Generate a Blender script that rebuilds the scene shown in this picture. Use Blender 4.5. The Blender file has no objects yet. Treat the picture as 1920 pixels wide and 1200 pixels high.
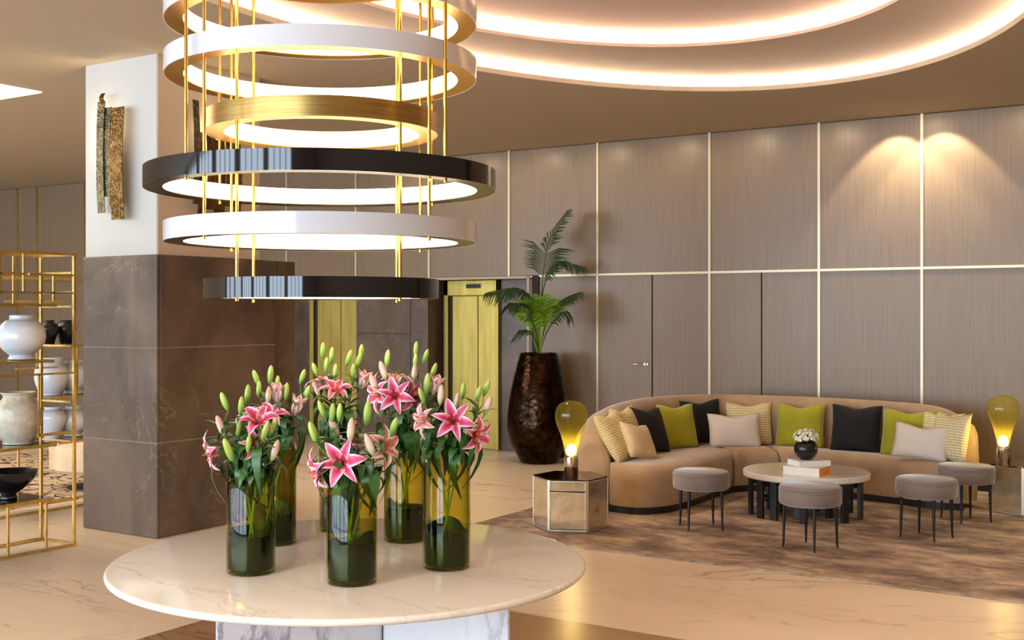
import bpy, bmesh, math, random
from mathutils import Vector, Matrix, Euler

random.seed(7)
R = math.radians
PI = math.pi
scene = bpy.context.scene

# ------------------------------------------------------------------ camera, world, light, exposure
F, CX, CY, H, TH = 2200.0, 893.0, 588.0, 1.65, R(33.4)     # focal in px of the 1920x1200 frame, principal point, eye height, yaw
CT, ST = math.cos(TH), math.sin(TH)
cam_data = bpy.data.cameras.new('camera')
cam = bpy.data.objects.new('camera', cam_data)
scene.collection.objects.link(cam)
cam.location = (0, 0, H)
cam.rotation_euler = (PI / 2, 0, TH)
cam_data.sensor_width = 36
cam_data.lens = F / 1920 * 36
cam_data.shift_x = (960 - CX) / 1920
cam_data.shift_y = -(600 - CY) / 1920
cam_data.clip_start = 0.05
scene.camera = cam

scene.view_settings.view_transform = 'Standard'
scene.view_settings.look = 'None'
scene.view_settings.gamma = 1
scene.view_settings.use_curve_mapping = False
scene.view_settings.exposure = 1.1
scene.cycles.max_bounces = 10
scene.cycles.diffuse_bounces = 5
scene.cycles.glossy_bounces = 5
scene.cycles.transparent_max_bounces = 24
scene.cycles.caustics_reflective = False
scene.cycles.caustics_refractive = False
scene.cycles.sample_clamp_indirect = 6
scene.cycles.use_denoising = True

CEIL = 3.56
WALLV = 11.7          # plane of the panelled wall
FRONT = -4.6          # plane of the window wall behind the camera
world = bpy.data.worlds.new('world')
scene.world = world
world.use_nodes = True
world.node_tree.nodes['Background'].inputs[0].default_value = (0.62, 0.78, 1.0, 1)
world.node_tree.nodes['Background'].inputs[1].default_value = 1.2


def lamp(name, kind, loc, power, color=(1, 1, 1), rot=(0, 0, 0), size=0.1, size_y=None, spot=None, blend=0.4):
    d = bpy.data.lights.new(name, kind)
    d.energy = power
    d.color = color
    if kind == 'AREA':
        d.shape = 'RECTANGLE' if size_y else 'DISK'
        d.size = size
        if size_y:
            d.size_y = size_y
    else:
        d.shadow_soft_size = size
    if kind == 'SPOT':
        d.spot_size = R(spot or 60)
        d.spot_blend = blend
    o = bpy.data.objects.new(name, d)
    scene.collection.objects.link(o)
    o.location = loc
    o.rotation_euler = rot
    return o


WARM = (1.0, 0.82, 0.62)
# daylight entering through the six windows of the wall behind the camera
WINDOWS = [(-16.2, 2.1), (-13.6, 2.1), (-11.0, 2.1), (-8.4, 2.1), (-5.8, 2.1), (-3.2, 2.1), (-0.7, 2.1)]
for wx, ww in WINDOWS:
    lamp('window_daylight', 'AREA', (wx, FRONT - 0.12, 1.80), 138, (0.70, 0.84, 1.0), (R(90), 0, 0), ww, 3.3)
# unseen warm spots added below the ceiling to light table and floor
for dx, dy, p in [(-2.76, 0.9, 130), (-0.3, 1.5, 130), (-0.4, 5.0, 130), (-5.8, 1.6, 120), (0.1, 8.5, 130), (-5.7, 8.8, 110), (-9.5, 3.2, 110),
                  (-9.5, 8.5, 110), (-12.5, 6.0, 110)]:
    lamp('added_warm_spot', 'SPOT', (dx, dy, CEIL - 0.03), p * 0.85, WARM, (0, 0, 0), 0.06, spot=105, blend=0.8)
# two wall washers near the panels (the two scallops)
for dx in (-2.84, -2.43):
    lamp('wall_washer_beam', 'SPOT', (dx, WALLV - 0.34, CEIL - 0.02), 30, (1.0, 0.86, 0.62), (R(21), 0, 0), 0.03, spot=84, blend=0.25)
# soft row of warm grazing lights along the top of the panels
for k in range(13):
    lamp('wall_grazer_beam', 'SPOT', (-8.6 + 0.86 * k, WALLV - 0.5, CEIL - 0.02), 6.5, (1.0, 0.80, 0.52), (R(30), 0, 0), 0.10, spot=150, blend=1.0)


# ------------------------------------------------------------------ picture to room helpers
def c2r(X, Z):
    return (X * CT - Z * ST, X * ST + Z * CT)


def at(px, py, z=0.0):
    Z = (H - z) * F / (py - CY)
    return c2r((px - CX) / F * Z, Z)


def atZ(px, Z):
    return c2r((px - CX) / F * Z, Z)


def zof(py, Z):
    return H - (py - CY) * Z / F


def P3(px, py, Z):
    x, y = atZ(px, Z)
    return Vector((x, y, zof(py, Z)))


def on_y(px, y):
    k = (px - CX) / F
    Z = y / (k * ST + CT)
    return c2r(k * Z, Z)[0]


def on_x(px, x):
    k = (px - CX) / F
    Z = x / (k * CT - ST)
    return c2r(k * Z, Z)[1]


# ------------------------------------------------------------------ materials
def S(r, g, b):
    def f(v):
        v /= 255.0
        return v / 12.92 if v <= 0.04045 else ((v + 0.055) / 1.055) ** 2.4
    return (f(r), f(g), f(b), 1)


class NT:
    def __init__(self, name):
        self.m = bpy.data.materials.new(name)
        self.m.use_nodes = True
        self.t = self.m.node_tree
        self.b = self.t.nodes['Principled BSDF']
        self.out = self.t.nodes['Material Output']

    def n(self, kind, **kw):
        nd = self.t.nodes.new(kind)
        for k, v in kw.items():
            if k.startswith('i_'):
                nd.inputs[k[2:].replace('_', ' ')].default_value = v
            elif k.startswith('n') and k[1:].isdigit():
                nd.inputs[int(k[1:])].default_value = v
            else:
                setattr(nd, k, v)
        return nd

    def l(self, a, b):
        self.t.links.new(a, b)

    def coord(self, scale=(1, 1, 1), kind='Object', rot=(0, 0, 0)):
        tc = self.n('ShaderNodeTexCoord')
        mp = self.n('ShaderNodeMapping')
        mp.inputs['Scale'].default_value = scale
        mp.inputs['Rotation'].default_value = rot
        self.l(tc.outputs[kind], mp.inputs['Vector'])
        return mp.outputs[0]

    def noise(self, vec, scale, detail=4, rough=0.5, dist=0.0):
        nd = self.n('ShaderNodeTexNoise')
        nd.inputs['Scale'].default_value = scale
        nd.inputs['Detail'].default_value = detail
        nd.inputs['Roughness'].default_value = rough
        nd.inputs['Distortion'].default_value = dist
        self.l(vec, nd.inputs['Vector'])
        return nd.outputs['Fac']

    def ramp(self, fac, stops, interp='LINEAR'):
        nd = self.n('ShaderNodeValToRGB')
        cr = nd.color_ramp
        cr.interpolation = interp
        while len(cr.elements) < len(stops):
            cr.elements.new(0.5)
        for e, (p, c) in zip(cr.elements, stops):
            e.position = p
            e.color = c
        self.l(fac, nd.inputs[0])
        return nd.outputs[0]

    def mix(self, fac, a, b, mode='MIX'):
        nd = self.n('ShaderNodeMix', data_type='RGBA', blend_type=mode)
        for sock, v in ((0, fac), (6, a), (7, b)):
            if hasattr(v, 'links') or hasattr(v, 'is_linked'):
                self.l(v, nd.inputs[sock])
            else:
                nd.inputs[sock].default_value = v
        return nd.outputs[2]

    def color(self, c):
        if hasattr(c, 'is_linked'):
            self.l(c, self.b.inputs['Base Color'])
        else:
            self.b.inputs['Base Color'].default_value = c

    def bump(self, fac, strength=0.2, dist=0.01):
        nd = self.n('ShaderNodeBump')
        nd.inputs['Strength'].default_value = strength
        nd.inputs['Distance'].default_value = dist
        self.l(fac, nd.inputs['Height'])
        self.l(nd.outputs[0], self.b.inputs['Normal'])

    def set(self, **kw):
        for k, v in kw.items():
            self.b.inputs[k.replace('_', ' ')].default_value = v
        return self


def plain(name, c, rough=0.5, metal=0.0, **kw):
    t = NT(name)
    t.color(c)
    t.set(Roughness=rough, Metallic=metal, **kw)
    return t.m


def metal(name, c1, c2, rough, stretch=(1, 1, 30), scale=6):
    t = NT(name)
    f = t.noise(t.coord(stretch), scale, 3)
    t.color(t.ramp(f, [(0.3, c1), (0.7, c2)]))
    t.set(Roughness=rough, Metallic=1.0)
    return t.m


def emit(name, c, strength):
    t = NT(name)
    t.color((0.8, 0.8, 0.8, 1))
    t.b.inputs['Emission Color'].default_value = c
    t.b.inputs['Emission Strength'].default_value = strength
    return t.m


def marble(name, base, tint, vein, vscale=1.1, rough=0.12, width=0.03, rot=(0, 0, 0.5), stretch=(1, 1, 1), amount=0.8):
    t = NT(name)
    v = t.coord(stretch, rot=rot)
    cloud = t.noise(v, 1.3 * vscale, 6, 0.6, 0.6)
    body = t.ramp(cloud, [(0.3, base), (0.72, tint)])
    n1 = t.noise(v, vscale, 8, 0.62, 1.4)
    band = t.ramp(n1, [(0.5 - width, (0, 0, 0, 1)), (0.5, (1, 1, 1, 1)), (0.5 + width * 0.6, (0, 0, 0, 1))])
    mask = t.ramp(t.noise(v, 0.9 * vscale, 2), [(0.42, (0, 0, 0, 1)), (0.62, (amount, amount, amount, 1))])
    fac = t.mix(1.0, band, mask, 'MULTIPLY')
    col = t.mix(fac, body, vein)
    t.color(col)
    t.set(Roughness=rough)
    return t.m


def fabric(name, c1, c2, scale=60, sheen=0.5, rough=0.85, bump=0.15, patch=True):
    t = NT(name)
    v = t.coord()
    f = t.noise(v, scale, 3)
    col = t.ramp(f, [(0.3, c1), (0.7, c2)])
    if patch:
        g = t.noise(v, 4.0, 3)
        sh = t.ramp(g, [(0.3, (0.82, 0.82, 0.82, 1)), (0.7, (1.12, 1.12, 1.12, 1))])
        col = t.mix(1.0, col, sh, 'MULTIPLY')
    t.color(col)
    t.set(Roughness=rough)
    t.b.inputs['Sheen Weight'].default_value = sheen
    t.b.inputs['Sheen Roughness'].default_value = 0.4
    t.bump(f, bump, 0.004)
    return t.m


def thin_glass(name, tint, edge, gloss_rough=0.02, ior=1.5, veil=0.0, veil_color=None):
    """coloured glass wall: light goes through tinted, more tinted where the wall is seen edge-on; Fresnel reflection on top"""
    t = NT(name)
    tr = t.n('ShaderNodeBsdfTransparent')
    gl = t.n('ShaderNodeBsdfGlossy')
    gl.inputs['Roughness'].default_value = gloss_rough
    lw = t.n('ShaderNodeLayerWeight')
    lw.inputs['Blend'].default_value = 0.24
    col = t.mix(lw.outputs['Facing'], tint, edge)
    t.l(col, tr.inputs['Color'])
    fr = t.n('ShaderNodeFresnel')
    fr.inputs['IOR'].default_value = ior
    mx = t.n('ShaderNodeMixShader')
    geo = t.n('ShaderNodeNewGeometry')          # reflect on the side the air is on only
    sub = t.n('ShaderNodeMath', operation='SUBTRACT')
    sub.inputs[0].default_value = 1.0
    t.l(geo.outputs['Backfacing'], sub.inputs[1])
    mul = t.n('ShaderNodeMath', operation='MULTIPLY')
    t.l(fr.outputs[0], mul.inputs[0])
    t.l(sub.outputs[0], mul.inputs[1])
    t.l(mul.outputs[0], mx.inputs[0])
    body = tr
    if veil:                                # slight milkiness of the coloured glass
        tl = t.n('ShaderNodeBsdfTranslucent')
        tl.inputs['Color'].default_value = veil_color
        body = t.n('ShaderNodeMixShader')
        body.inputs[0].default_value = veil
        t.l(tr.outputs[0], body.inputs[1])
        t.l(tl.outputs[0], body.inputs[2])
    t.l(body.outputs[0], mx.inputs[1])
    t.l(gl.outputs[0], mx.inputs[2])
    t.l(mx.outputs[0], t.out.inputs['Surface'])
    return t.m


def panel_wood():
    t = NT('panel_wood')
    v = t.coord((30, 30, 0.5))
    f = t.noise(v, 3.2, 6, 0.65)
    f2 = t.noise(t.coord((60, 60, 0.5)), 3.0, 3, 0.6)
    a = t.ramp(f, [(0.25, S(124, 104, 84)), (0.75, S(150, 128, 104))])
    b = t.ramp(f2, [(0.3, (0.90, 0.90, 0.90, 1)), (0.7, (1.05, 1.05, 1.05, 1))])
    t.color(t.mix(1.0, a, b, 'MULTIPLY'))
    t.set(Roughness=0.34)
    t.bump(f2, 0.05, 0.002)
    return t.m


def rug_mat():
    t = NT('rug_wool')
    v = t.coord((0.9, 1.45, 1), rot=(0, 0, 0.45))
    f = t.noise(v, 1.9, 12, 0.72, 0.2)
    col = t.ramp(f, [(0.39, S(106, 88, 76)), (0.47, S(138, 117, 101)), (0.54, S(170, 148, 128)), (0.63, S(202, 178, 154))])
    e = t.noise(t.coord(), 160, 2)
    g = t.ramp(t.noise(t.coord((1, 1.3, 1)), 14, 5, 0.7), [(0.3, (0.86, 0.86, 0.86, 1)), (0.7, (1.1, 1.1, 1.1, 1))])
    col = t.mix(1.0, col, g, 'MULTIPLY')
    t.color(col)
    t.set(Roughness=0.95)
    t.bump(e, 0.3, 0.004)
    return t.m


def curl_rug():
    t = NT('curl_rug')
    v = t.coord()
    f = t.noise(v, 5.0, 1, 0.4, 0.6)
    col = t.ramp(f, [(0.455, S(190, 165, 138)), (0.475, S(45, 38, 36)), (0.525, S(45, 38, 36)), (0.545, S(190, 165, 138))])
    t.color(col)
    t.set(Roughness=0.95)
    return t.m


def petal_mat():
    t = NT('lily_petal')
    uv = t.n('ShaderNodeUVMap')
    sp = t.n('ShaderNodeSeparateXYZ')
    t.l(uv.outputs[0], sp.inputs[0])
    ab = t.n('ShaderNodeMath', operation='ABSOLUTE')
    t.l(sp.outputs[0], ab.inputs[0])                                     # 0 at the midrib, 1 at the margin
    body = t.ramp(ab.outputs[0], [(0.0, S(196, 16, 84)), (0.3, S(216, 44, 110)), (0.58, S(232, 112, 160)), (0.78, S(250, 228, 234))])
    along = t.ramp(sp.outputs[1], [(0.0, S(225, 215, 130)), (0.2, S(216, 60, 105)), (0.6, S(236, 110, 150)), (1.0, S(252, 238, 240))])
    t.color(t.mix(0.22, body, along))
    t.set(Roughness=0.5)
    t.b.inputs['Subsurface Weight'].default_value = 0.0
    return t.m


def petal_pale():
    t = NT('lily_petal_pale')
    uv = t.n('ShaderNodeUVMap')
    sp = t.n('ShaderNodeSeparateXYZ')
    t.l(uv.outputs[0], sp.inputs[0])
    ab = t.n('ShaderNodeMath', operation='ABSOLUTE')
    t.l(sp.outputs[0], ab.inputs[0])
    t.color(t.ramp(ab.outputs[0], [(0.0, S(214, 110, 120)), (0.4, S(232, 165, 165)), (0.9, S(246, 226, 214))]))
    t.set(Roughness=0.5)
    return t.m


def grad_z(name, stops, rough=0.45, noise=None):
    """colour along the object's own z axis (Generated)"""
    t = NT(name)
    tc = t.n('ShaderNodeTexCoord')
    sp = t.n('ShaderNodeSeparateXYZ')
    t.l(tc.outputs['Generated'], sp.inputs[0])
    t.color(t.ramp(sp.outputs[2], stops))
    t.set(Roughness=rough)
    return t.m


def hammered(name, c1, c2, scale=45, rough=0.28, bump=0.5, met=1.0):
    t = NT(name)
    v = t.coord()
    vo = t.n('ShaderNodeTexVoronoi')
    vo.inputs['Scale'].default_value = scale
    t.l(v, vo.inputs['Vector'])
    t.color(t.ramp(t.noise(v, scale * 0.6, 4), [(0.35, c1), (0.65, c2)]))
    t.set(Roughness=rough, Metallic=met)
    t.bump(vo.outputs['Distance'], bump, 0.01)
    return t.m


def stripes_mat():
    t = NT('woven_stripe_fabric')
    v = t.coord()
    w = t.n('ShaderNodeTexWave', wave_type='BANDS', bands_direction='Y')
    w.inputs['Scale'].default_value = 14.0
    w.inputs['Distortion'].default_value = 0.6
    w.inputs['Detail'].default_value = 2
    t.l(v, w.inputs['Vector'])
    f = t.noise(v, 70, 2)
    a = t.ramp(w.outputs['Fac'], [(0.12, S(206, 184, 126)), (0.4, S(228, 210, 164)), (0.85, S(234, 220, 184))])
    b = t.ramp(f, [(0.3, (0.85, 0.85, 0.8, 1)), (0.7, (1.08, 1.08, 1.08, 1))])
    t.color(t.mix(1.0, a, b, 'MULTIPLY'))
    t.set(Roughness=0.9)
    t.bump(w.outputs['Fac'], 0.4, 0.004)
    return t.m


def mirror_antique():
    t = NT('antique_mirror')
    v = t.coord()
    f = t.noise(v, 9, 6, 0.7)
    t.color(t.ramp(f, [(0.35, S(214, 192, 150)), (0.65, S(240, 226, 196))]))
    t.b.inputs['Metallic'].default_value = 0.72
    g = t.ramp(f, [(0.4, (0.08, 0.08, 0.08, 1)), (0.7, (0.22, 0.22, 0.22, 1))])
    t.l(g, t.b.inputs['Roughness'])
    t.bump(t.noise(v, 14, 3), 0.05, 0.01)
    return t.m


M = {}
M['floor'] = marble('floor_marble', S(220, 198, 172), S(232, 213, 190), S(122, 90, 64), 0.6, 0.31, 0.014, (0, 0, 0.35), (0.5, 1.5, 1), 0.85)
M['floor'].node_tree.nodes['Principled BSDF'].inputs['Specular IOR Level'].default_value = 0.22
M['inlay'] = marble('brown_marble_inlay', S(146, 114, 84), S(172, 140, 106), S(80, 56, 40), 1.0, 0.3, 0.02, (0, 0, 0.3), (0.7, 1.3, 1), 0.9)
M['table_marble'] = marble('white_table_marble', S(222, 212, 202), S(232, 224, 215), S(140, 124, 116), 1.3, 0.09, 0.012, (0, 0, 0.9), (0.6, 1.7, 1), 0.6)
M['base_marble'] = marble('grey_veined_marble', S(208, 212, 220), S(232, 234, 238), S(120, 126, 140), 2.2, 0.25, 0.06, (0.3, 0.5, 0.4), (1.0, 1.0, 0.5), 0.8)
M['stone'] = marble('brown_stone', S(66, 52, 42), S(118, 98, 81), S(168, 148, 128), 1.4, 0.32, 0.008, (0.4, 0.7, 0.4), (1, 1, 0.8), 0.55)
M['white_marble'] = plain('white_stone_top', S(238, 234, 228), 0.15)
M['ceiling'] = plain('ceiling_taupe_plaster', S(182, 168, 146), 0.9)
M['cove'] = plain('cove_plaster', S(186, 164, 146), 0.9)
M['white_paint'] = plain('white_wall_paint', S(192, 190, 184), 0.8)
M['beige_paint'] = plain('beige_wall_paint', S(196, 176, 152), 0.85)
M['dark_paint'] = plain('dark_recess_paint', S(52, 42, 34), 0.8)
M['panel'] = panel_wood()
M['brass'] = metal('brushed_brass', S(204, 172, 100), S(228, 200, 130), 0.28, (1, 1, 1), 20)
M['ring_brass'] = metal('ring_brass', S(160, 128, 72), S(188, 156, 94), 0.30, (1, 1, 40), 4)
M['ring_brass_lit'] = metal('brass_tray_lit', S(216, 164, 78), S(232, 186, 102), 0.32, (1, 1, 40), 4)  # brass underside, glow it reflects put into a brighter colour
M['ring_brass_shaded'] = metal('brass_tray_shaded', S(62, 48, 30), S(92, 74, 44), 0.3, (1, 1, 40), 4)  # same brass underside, dark surroundings it reflects put into the colour
M['grout'] = plain('pale_grout', S(150, 136, 120), 0.9)
M['strip_brass'] = plain('pale_brass_strip', S(214, 200, 166), 0.35, 0.35)
M['gold_door'] = metal('gold_door_metal', S(172, 152, 82), S(192, 174, 98), 0.45, (6, 6, 0.6), 3)
M['black_gloss'] = plain('black_lacquer', (0.006, 0.005, 0.006, 1), 0.06)
M['white_gloss'] = plain('white_lacquer', S(208, 208, 212), 0.12)
M['rod'] = plain('polished_brass_rod', S(216, 172, 84), 0.22, 1.0)
M['glow'] = emit('warm_diffuser', (1.0, 0.84, 0.60, 1), 2.6)
M['led'] = emit('led_strip', (1.0, 0.86, 0.68, 1), 52.0)
M['led2'] = emit('led_strip_upper', (1.0, 0.80, 0.68, 1), 36.0)
M['bulb'] = emit('lamp_filament', (1.0, 0.76, 0.42, 1), 7.0)
M['vase_glass'] = thin_glass('olive_green_glass', (0.92, 0.88, 0.44, 1), (0.36, 0.40, 0.12, 1), ior=1.45)
M['lamp_glass'] = thin_glass('yellow_green_glass', (0.96, 0.94, 0.56, 1), (0.62, 0.62, 0.16, 1), ior=1.5, veil=0.055, veil_color=S(214, 200, 60))
M['window_glass'] = thin_glass('clear_glass', (0.97, 0.98, 0.98, 1), (0.85, 0.88, 0.88, 1))
M['shelf_glass'] = thin_glass('smoked_glass', (0.25, 0.22, 0.20, 1), (0.1, 0.09, 0.08, 1))
M['water'] = thin_glass('vase_water', (0.5, 0.66, 0.42, 1), (0.25, 0.38, 0.2, 1), 0.02, 1.33)
M['leaf'] = grad_z('lily_leaf', [(0.0, S(30, 66, 28)), (1.0, S(58, 104, 44))], 0.38)
M['leaf2'] = plain('lily_leaf_light', S(72, 116, 46), 0.4)
M['wrap_leaf'] = plain('rolled_dark_leaf', S(20, 46, 22), 0.35)
M['stem'] = plain('lily_stem_green', S(96, 138, 48), 0.45)
M['bud'] = grad_z('lily_bud_green', [(0.0, S(104, 150, 54)), (0.5, S(160, 194, 84)), (1.0, S(196, 204, 108))], 0.45)
M['bud_pink'] = grad_z('lily_bud_pale', [(0.0, S(150, 172, 96)), (0.4, S(222, 200, 170)), (0.8, S(228, 172, 164)), (1.0, S(200, 190, 120))], 0.45)
M['petal'] = petal_mat()
M['petal_pale'] = petal_pale()
M['stamen'] = plain('stamen_orange', S(196, 104, 40), 0.6)
M['sofa'] = fabric('tan_velvet', S(170, 140, 108), S(184, 154, 121), 90, 0.6)
M['stool'] = fabric('mauve_grey_velvet', S(122, 107, 99), S(140, 124, 115), 90, 0.7)
M['black_fabric'] = fabric('black_fabric', S(14, 13, 13), S(24, 22, 21), 120, 0.03)
M['green_fabric'] = fabric('lime_velvet', S(156, 154, 22), S(176, 172, 36), 90, 0.3)
M['white_fabric'] = fabric('ivory_linen', S(222, 210, 198), S(234, 224, 214), 120, 0.1, patch=False)
M['cream_fabric'] = fabric('cream_satin', S(216, 190, 150), S(228, 206, 170), 80, 0.3, 0.5)
M['stripe_fabric'] = stripes_mat()
M['rug'] = rug_mat()
M['curl_rug'] = curl_rug()
M['black_wood'] = plain('black_stained_wood', (0.010, 0.010, 0.011, 1), 0.35)
M['dark_metal'] = plain('dark_bronze_metal', S(52, 50, 50), 0.35, 0.8)
M['chrome'] = plain('chrome', S(220, 214, 204), 0.12, 1.0)
M['mirror'] = mirror_antique()
M['mirror_frame'] = plain('bevelled_mirror_edge', S(222, 212, 192), 0.3, 0.7)
M['mirror_top'] = plain('dark_mirror_top', S(96, 80, 62), 0.06, 1.0)
M['planter'] = hammered('hammered_bronze', S(26, 18, 13), S(60, 42, 28), 22, 0.2, 0.3)
M['sconce'] = hammered('hammered_brass_strip', S(78, 58, 32), S(128, 98, 56), 40, 0.38, 0.5)
M['sconce2'] = hammered('verdigris_strip', S(82, 76, 58), S(128, 118, 90), 45, 0.42, 0.5)
M['palm'] = plain('palm_leaf', S(46, 74, 34), 0.45)
M['palm_bright'] = plain('palm_leaf_young', S(122, 164, 30), 0.45)
M['soil'] = plain('dark_soil', S(40, 30, 22), 0.95)
M['porcelain'] = plain('white_porcelain', S(226, 226, 226), 0.12)
M['crackle'] = hammered('cream_stoneware', S(188, 178, 156), S(208, 198, 178), 30, 0.35, 0.25, 0.0)
M['black_ceramic'] = plain('black_ceramic', S(26, 24, 26), 0.25)
M['paper'] = plain('white_paper', S(240, 238, 234), 0.7)
M['orange_cover'] = fabric('orange_cloth', S(226, 124, 20), S(240, 146, 36), 60, 0.0, 0.6)
M['grey_cover'] = plain('grey_book_cover', S(186, 176, 164), 0.5)
M['white_petal'] = plain('white_petal', S(244, 240, 214), 0.6)
M['display'] = plain('black_display', (0.004, 0.004, 0.005, 1), 0.15)
M['armchair'] = fabric('beige_chair_fabric', S(206, 178, 146), S(220, 194, 162), 60, 0.2)
M['curtain'] = plain('window_mullion', S(60, 58, 58), 0.5)


# ------------------------------------------------------------------ mesh helpers
class MB:
    def __init__(self):
        self.v, self.f, self.uv = [], [], None

    def add(self, verts, faces):
        o = len(self.v)
        self.v += [tuple(p) for p in verts]
        self.f += [tuple(i + o for i in fc) for fc in faces]
        return self

    def box(self, c, s, rz=0.0):
        hx, hy, hz = s[0] / 2, s[1] / 2, s[2] / 2
        cr, sr = math.cos(rz), math.sin(rz)
        vs = []
        for dz in (-hz, hz):
            for dx, dy in ((-hx, -hy), (hx, -hy), (hx, hy), (-hx, hy)):
                vs.append((c[0] + dx * cr - dy * sr, c[1] + dx * sr + dy * cr, c[2] + dz))
        return self.add(vs, [(3, 2, 1, 0), (4, 5, 6, 7), (0, 1, 5, 4), (1, 2, 6, 5), (2, 3, 7, 6), (3, 0, 4, 7)])

    def lathe(self, prof, n=32, c=(0, 0, 0), closed=False):
        o = []
        for k in range(n):
            a = 2 * PI * k / n
            for r, z in prof:
                o.append((c[0] + r * math.cos(a), c[1] + r * math.sin(a), c[2] + z))
        m = len(prof)
        fs = []
        for k in range(n):
            k2 = (k + 1) % n
            for j in range(m if closed else m - 1):
                j2 = (j + 1) % m
                fs.append((k * m + j, k2 * m + j, k2 * m + j2, k * m + j2))
        if not closed:
            if prof[0][0] > 1e-6:
                fs.append(tuple(reversed([k * m for k in range(n)])))
            if prof[-1][0] > 1e-6:
                fs.append(tuple(k * m + m - 1 for k in range(n)))
        return self.add(o, fs)

    def tube(self, pts, rad, n=8, cap=True):
        pts = [Vector(p) for p in pts]
        if not isinstance(rad, (list, tuple)):
            rad = [rad] * len(pts)
        up = Vector((0, 0, 1))
        vs, fs = [], []
        prev = None
        for i, p in enumerate(pts):
            d = (pts[min(i + 1, len(pts) - 1)] - pts[max(i - 1, 0)]).normalized()
            if prev is None:
                a = d.cross(up)
                if a.length < 1e-3:
                    a = d.cross(Vector((1, 0, 0)))
                a.normalize()
            else:
                a = (prev - d * prev.dot(d)).normalized()
            prev = a
            b = d.cross(a)
            for k in range(n):
                t = 2 * PI * k / n
                vs.append(p + (a * math.cos(t) + b * math.sin(t)) * rad[i])
        for i in range(len(pts) - 1):
            for k in range(n):
                k2 = (k + 1) % n
                fs.append((i * n + k, i * n + k2, (i + 1) * n + k2, (i + 1) * n + k))
        if cap:
            fs.append(tuple(reversed(range(n))))
            fs.append(tuple((len(pts) - 1) * n + k for k in range(n)))
        return self.add(vs, fs)

    def prism(self, poly, z0, z1):
        n = len(poly)
        vs = [(x, y, z0) for x, y in poly] + [(x, y, z1) for x, y in poly]
        fs = [tuple(reversed(range(n))), tuple(range(n, 2 * n))]
        for k in range(n):
            k2 = (k + 1) % n
            fs.append((k, k2, n + k2, n + k))
        return self.add(vs, fs)

    def strips(self, rows, close_u=False, close_v=False):
        n, m = len(rows), len(rows[0])
        vs = [p for r in rows for p in r]
        fs = []
        for i in range(n if close_u else n - 1):
            i2 = (i + 1) % n
            for j in range(m if close_v else m - 1):
                j2 = (j + 1) % m
                fs.append((i * m + j, i * m + j2, i2 * m + j2, i2 * m + j))
        return self.add(vs, fs)

    def mesh(self, name, bevel=0.0, seg=2, smooth=False, uv=None):
        me = bpy.data.meshes.new(name)
        me.from_pydata(self.v, [], self.f)
        if uv:
            lay = me.uv_layers.new(name='UVMap')
            for lp in me.loops:
                lay.data[lp.index].uv = uv[lp.vertex_index]
        if bevel or smooth:
            bm = bmesh.new()
            bm.from_mesh(me)
            if bevel:
                es = [e for e in bm.edges if len(e.link_faces) == 2 and e.calc_face_angle(0) > 0.6]
                bmesh.ops.bevel(bm, geom=es, offset=bevel, segments=seg, affect='EDGES', profile=0.6)
            if smooth:
                for fc in bm.faces:
                    fc.smooth = True
                for e in bm.edges:
                    if len(e.link_faces) == 2 and e.calc_face_angle(0) > 0.75:
                        e.smooth = False
            bm.to_mesh(me)
            bm.free()
        me.update()
        return me


def link(o, parent=None):
    scene.collection.objects.link(o)
    if parent is not None:
        o.parent = parent
    return o


def ob(name, me, mat=None, parent=None, loc=(0, 0, 0), rot=(0, 0, 0), sc=None, bevel=0.0, smooth=False, seg=2):
    """link a mesh (or an MB) as one object"""
    if isinstance(me, MB):
        me = me.mesh(name, bevel, seg, smooth)
    o = bpy.data.objects.new(name, me)
    if mat is not None and not me.materials:
        me.materials.append(M[mat] if isinstance(mat, str) else mat)
    o.location = loc
    o.rotation_euler = rot
    if sc is not None:
        o.scale = sc if isinstance(sc, (tuple, list)) else (sc, sc, sc)
    return link(o, parent)


def tag(o, label, cat, group=None, kind=None):
    o['label'] = label
    o['category'] = cat
    if group:
        o['group'] = group
    if kind:
        o['kind'] = kind
    return o


def thing(name, label, cat, loc=(0, 0, 0), rz=0.0, group=None):
    o = bpy.data.objects.new(name, None)
    o.empty_display_size = 0.1
    o.location = loc
    o.rotation_euler = (0, 0, rz)
    link(o)
    return tag(o, label, cat, group)


def struct(name, me, mat, **kw):
    o = ob(name, me, mat, **kw)
    if o.parent is None:
        o['kind'] = 'structure'
    return o


def copy_tree(o, parent=None):
    c = o.copy()
    link(c, parent)
    for ch in list(o.children):
        copy_tree(ch, c)
    return c


def catmull(pts, n=6, closed=False):
    pts = [Vector(p) for p in pts]
    out = []
    m = len(pts)
    for i in range(m if closed else m - 1):
        if closed:
            p0, p1, p2, p3 = pts[i - 1], pts[i], pts[(i + 1) % m], pts[(i + 2) % m]
        else:
            p0, p1, p2, p3 = pts[max(i - 1, 0)], pts[i], pts[i + 1], pts[min(i + 2, m - 1)]
        for k in range(n):
            t = k / n
            out.append(0.5 * ((2 * p1) + (p2 - p0) * t + (2 * p0 - 5 * p1 + 4 * p2 - p3) * t * t + (3 * p1 - p0 - 3 * p2 + p3) * t ** 3))
    if not closed:
        out.append(pts[-1])
    return out


# ------------------------------------------------------------------ setting: floor, walls, ceiling
X0, X1, Y1 = -18.0, 3.2, 12.6
struct('floor', MB().box(((X0 + X1) / 2, (FRONT + Y1) / 2, -0.1), (X1 - X0, Y1 - FRONT, 0.2)), 'floor')
struct('trim_1', MB().box((-2.75, 3.33, 0.0008), (3.9, 4.4, 0.0024)), 'inlay')           # brown marble field in the floor under the table

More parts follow.
